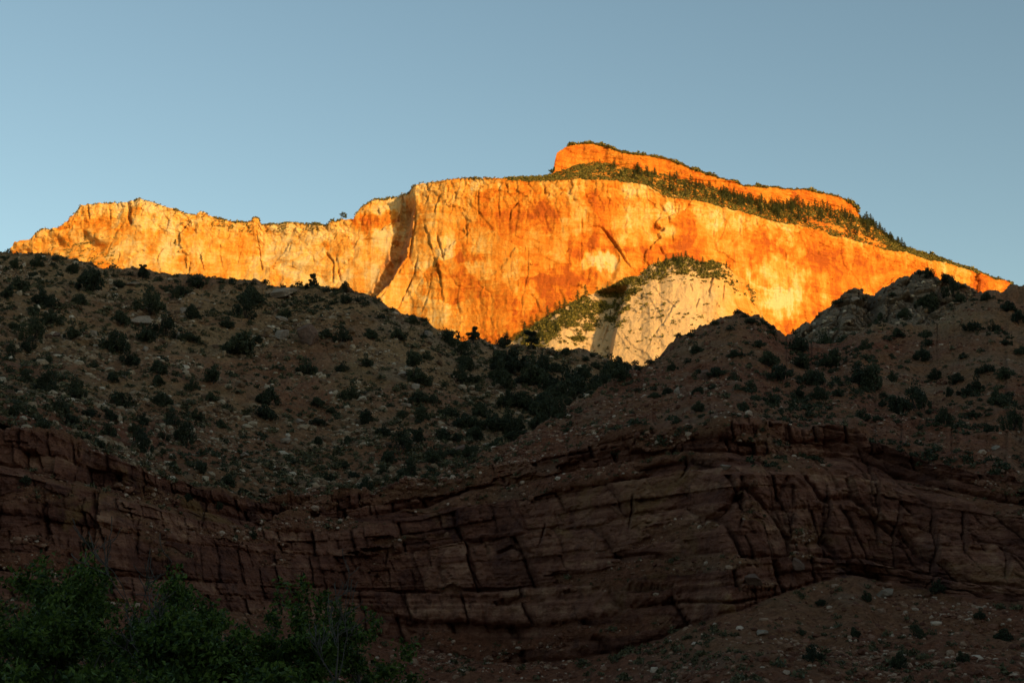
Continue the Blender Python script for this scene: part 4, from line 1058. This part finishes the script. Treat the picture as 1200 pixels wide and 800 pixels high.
# ------------------------------------------------------------------ boulders
BOULDERS = [(155,333,18,5,'flat pale slab lying beside a juniper under the left crest','r'),(214,364,11,9,'bright pale block beside a juniper on the left hillside','p'),(167,378,30,12,'wide flat-topped boulder half hidden by junipers on the left hillside','p'),(208,394,5,14,'narrow upright stone beside junipers on the left hillside','p'),(335,343,44,11,'long pale slab lying along the crest of the left hillside','p'),(360,391,28,28,'big upright fluted boulder in the middle of the left hillside','f'),(330,390,22,15,'pale rounded boulder left of the fluted boulder','p'),(330,373,16,7,'small pale slab above the rounded boulder','p'),(471,438,14,7,'upper of two pale tilted slabs on the hillside above the gully','p'),(486,453,14,7,'lower of two pale tilted slabs on the hillside above the gully','p'),(475,474,14,6,'flat pale slab downhill of the two tilted slabs','p'),(502,391,14,9,'tan block under the crest before the orange wall','p'),(350,493,13,7,'tan block on the red scree patch','p'),(337,515,14,9,'tan boulder low on the red scree','p'),(287,533,15,8,'pale slab above the cliff rim','p'),(170,408,10,9,'pale block on the scree left of the gully shrubs','p'),(110,390,12,10,'pinkish block on the left scree','p'),(68,392,12,7,'low red-brown block between junipers at far left','d'),
 (826,440,13,14,'dark square boulder on the red hill beside a juniper','d'),(792,457,9,10,'pale pointed boulder on the red hill','p'),(542,526,14,14,'red square block at the mouth of the gully','d'),(570,523,14,6,'pale flat stone at the mouth of the gully','p'),(838,487,12,9,'red block on top of the cliff nose','d'),(1165,523,10,6,'tan block near the right edge above the cliff','p'),(880,678,26,13,'dark red block on the lower ledge of the right cliff','d'),(935,660,24,12,'grey-red boulder at the foot of the right cliff','d'),(1040,695,26,12,'pale slab lying on the rubble below the right cliff','p'),(890,740,14,8,'tan stone in the bottom right rubble','p'),(1000,330+20,10,8,'pale knob on the rocky right hilltop','p'),(850,547,12,8,'pale block lying on the rubble bench above the massive cliff','p'),(1065,367,14,6,'pale slab below junipers of the right hilltop','p')]
for k, (x, y, wpx, hpx, lab, kd) in enumerate(BOULDERS):
    S, z = zone(x, y)
    p = S.pick(x, y + hpx * 0.35); sc = p[1] / F
    o = obj('boulder', boulder_mesh(400 + k, M_BOULD_RED if kd in 'df' else M_BOULD, kd == 'f'))
    o.location = (p[0], p[1] - 0.1 * wpx * sc, p[2] + 0.3 * hpx * sc)
    o.scale = (wpx * sc * 0.66, wpx * sc * 0.5, hpx * sc * 0.68)
    o.rotation_euler = (random.uniform(-.15, .15), random.uniform(-.2, .2), random.uniform(-.3, .3))
    tag(o, lab, 'boulder')

# ------------------------------------------------------------------ vegetation of the mesa
CONS = []
def put_conifer(S, x, y, h, lab, grp):
    p = S.pick(x, y); H = h * p[1] / F
    o = obj('conifer', CONIFERS[random.randrange(5)])
    o.location = (p[0], p[1], p[2] - 0.02 * H); o.rotation_euler = (0, 0, random.uniform(0, 6.28))
    wdt = random.uniform(1.2, 1.8)
    o.scale = (H * wdt, H * wdt, H)
    tag(o, lab, 'conifer', grp)
    if grp: CONS.append((o, x, y, h))

for k in range(215):
    x = random.triangular(690, 1062, 930) if k < 185 else random.uniform(1008, 1062)
    lo, hi = pl(BENCH_SKY, x) + 1, pl(WALL_TOP, x) - 2
    y = hi - (hi - lo) * random.random() ** 0.7 if k < 185 else pl(BENCH_SKY, x) + random.uniform(0, 4)
    put_conifer(S_CAP, x, y, random.triangular(8, 18, 11) * (0.75 if x < 740 else 1), 'dark conifer on the green bench below the summit cliff' if x < 1008 else 'conifer on the falling ridge right of the summit cliff', 'conifers on the bench' if x < 1008 else 'conifers on the falling ridge')
for k in range(46):
    x = random.triangular(752, 868, 800) if k < 26 else random.uniform(628, 760)
    y = pl(DOME_SKY, x) + (random.uniform(0, 16) if k < 26 else random.uniform(2, 34))
    put_conifer(S_DOME, x, y, random.uniform(7, 11.5), 'small conifer among the brush on top of the pale dome' if k < 26 else 'small conifer on the brushy left flank of the pale dome', 'conifers on the dome top' if k < 26 else 'conifers on the dome flank')
for (x, y, h, lab) in [(677,350,15,'tall narrow conifer at the wall foot, left one of a close pair'),(686,349,18,'tall narrow conifer at the wall foot, right one of a close pair'),(642,373,17,'conifer with its shadow on the orange wall beside it'),(656,366,16,'conifer second right of the one shadowing the orange wall'),(662,362,14,'slim conifer just left of the close pair'),(615,387,15,'lowest conifer at the left foot of the pale dome'),(712,339,11,'lone conifer on the dome shoulder'),(772,309,10,'left conifer of three on top of the dome'),(781,308,12,'middle conifer of three on top of the dome'),(789,306,12,'right conifer of three on top of the dome'),(236,304,10,'lone conifer in a crack of the left wall'),(206,287,9,'lone conifer on a ledge of the left wall')]:
    put_conifer(S_WALL if x < 300 else S_DOME, x, y, h, lab, None)
for (x, y, h, lab) in [(402,256,9,'lone tree on the low wall top left of the notch'),(391,261,6,'small tree beside the lone tree on the low wall top'),(615,210,6,'small tree on the wall top left of the summit'),(600,211,5,'tiny tree on the wall top farthest left of the summit'),(648,204,9,'dark tree against the left end of the summit cliff')]:
    p = S_WALL.pick(x, y) if x < 640 else S_CAP.pick(x, y)
    H = h * p[1] / F
    tree('mesa_tree', (p[0], p[1], p[2]), H, int(x), M_PINE, M_BARKD, lab, 'tree', None, 0.055 * H, 9, 0.8, 0.06 * H, levels=2, first=0.3)

single_out(CONS, 'conifer')
def brush_zone(S, n, wt):
    P, px, py = sample(S, n, wt); return P
cl = np.zeros_like(S_CAP.X); cl[:60] = 1.0
capw = cl * (S_CAP.px > 590) * (0.5 + np.clip(fbm(S_CAP.X / 30, S_CAP.Y / 30, 0.1, 3, 170) + .3, 0, 1))
led = np.exp(-((S_CAP.py - pl([(920,250),(960,262),(1000,273),(1035,288)], S_CAP.px)) / 4.0) ** 2) * (S_CAP.px > 940) * (S_CAP.px < 1035)
P1 = brush_zone(S_CAP, 8200, capw * (1 - 0.93 * led))
rimw = np.zeros_like(S_CAP.X); rimw[116:119] = 1.0
P2 = brush_zone(S_CAP, 2000, rimw * (S_CAP.px > 665) * (S_CAP.px < 1186))
back = P2[:700].copy(); back[:, 1] += rng.uniform(2, 30, 700); back[:, 2] += 2
lum = lambda P: 0.55 + 1.1 * np.clip(fbm(P[:, 0] / 24, P[:, 1] / 24, P[:, 2] / 24, 3, 177) + 0.35, 0, 1)
tall = np.concatenate([rng.uniform(4, 9, len(P1)), rng.uniform(3.5, 9.5, len(P2)) * lum(P2), rng.uniform(5, 13, len(back)) * lum(back)])
tufts('summit_brush', np.concatenate([P1, P2, back]), tall, M_BRUSH, 16, 'olive brush over the bench and rim of the mesa summit', 'brush', 0.2)
ww = np.zeros_like(S_WALL.X); ww[297:300] = 1
band = ww * ((S_WALL.px > 40) & (S_WALL.px < 660)) * (0.15 + np.clip(fbm(S_WALL.X / 50, 0 * S_WALL.X, 0.3, 3, 171) + .1, 0, 1) * 1.5 + 0.8 * (S_WALL.px > 250) * (S_WALL.px < 400))
P3 = brush_zone(S_WALL, 1300, band); P3[:, 2] += 0.5
lw = ((S_WALL.px > 60) & (S_WALL.px < 135) & (S_WALL.py > 275) & (S_WALL.py < 318)) * np.clip(fbm(S_WALL.X / 20, S_WALL.Z / 10, 0.4, 3, 172), 0, 1)
lw = lw + 1.2 * ((S_WALL.px > 245) & (S_WALL.px < 395) & (S_WALL.py > 256) & (S_WALL.py < 272)) * np.clip(fbm(S_WALL.X / 22, S_WALL.Z / 12, 0.4, 3, 173) - 0.02, 0, 1)
P4 = brush_zone(S_WALL, 620, lw)
tufts('wall_brush', np.concatenate([P3, P4]), power(len(P3) + len(P4), 2.2, 8, 2.2), M_BRUSH, 14, 'sparse brush along the top and ledges of the long wall', 'brush', 0.2)
dx, dy = S_DOME.px, S_DOME.py
dw = np.zeros_like(dx); top_ = pl(DOME_SKY, dx)
dw = 1.0 * (dy < top_ + 20) * (dx > 590) * (dx < 885) + 1.1 * (dy < top_ + 52) * (dx > 600) * (dx < 738) + 0.06 * (dx > 600)
dw = dw * np.clip(fbm(S_DOME.X / 22, S_DOME.Z / 16, 0.4, 3, 174) + .28 + 0.3 * (dy < top_ + 26) * (dx > 612) * (dx < 850), 0, 1) ** 1.4 * (dy < 430)
P5 = brush_zone(S_DOME, 7500, dw)
tufts('dome_brush', P5, power(len(P5), 2.6, 10.5, 1.9), M_BRUSH, 16, 'olive brush over the top and left flank of the pale dome', 'brush', 0.2)

# ------------------------------------------------------------------ trees in front, bottom left
FRONT = [(28,668,58,21,'leafy tree at the bottom left corner'),(92,652,54,22,'tallest leafy tree among the dark trees at bottom left'),(138,664,60,23,'leafy tree just right of the tallest one'),(218,676,57,24,'leafy tree with brighter green tips right of the bare tree'),(282,672,60,25,'leafy tree with bright green top in the middle of the front trees'),(345,722,55,26,'low leafy tree left of the bare forked tree'),(425,706,60,27,'rightmost leafy tree of the front trees'),(60,700,48,28,'low leafy tree in front of the tallest one'),(180,715,47,29,'low leafy tree below the bare tree'),(250,722,46,30,'low leafy tree below the bright-topped one')]
for (x, y, D, sd, lab) in FRONT:
    p = at(x, y, D); h = float(p[2])
    tree('leafy_tree', (float(p[0]), D, 0.0), h, sd * 7, M_LEAF, M_BARK, lab, 'tree', None, 0.10, 10, 0.85, 0.15, levels=3, first=0.15, kids=(4, 5), r0=0.018)
for (x, y, D, sd, lab) in [(188,612,52,41,'bare grey tree with thin upright twigs among the leafy trees'),(385,640,50,42,'bare forked tree reaching up before the dark cliff')]:
    p = at(x, y, D); h = float(p[2])
    tree('bare_tree', (float(p[0]), D, 0.0), h, sd, None, M_DEAD, lab, 'bare tree', None, 0.05, 0, 0.75, 0.1, levels=4, first=0.3, kids=(2, 3), r0=0.017, up=0.5, rmin=0.016)
# undergrowth at their feet
P = []
for k in range(420):
    D = random.uniform(42, 64); x = random.uniform(-120, 440)
    X, Y, Z = at(x, 800, D); P.append((float(X), D, random.uniform(0.0, 1.5 if x < 330 else 0.9)))
tufts('undergrowth', np.array(P), rng.uniform(0.7, 1.5, len(P)), M_LEAF, 60, 'dark leafy undergrowth below the front trees', 'undergrowth', 0.10)
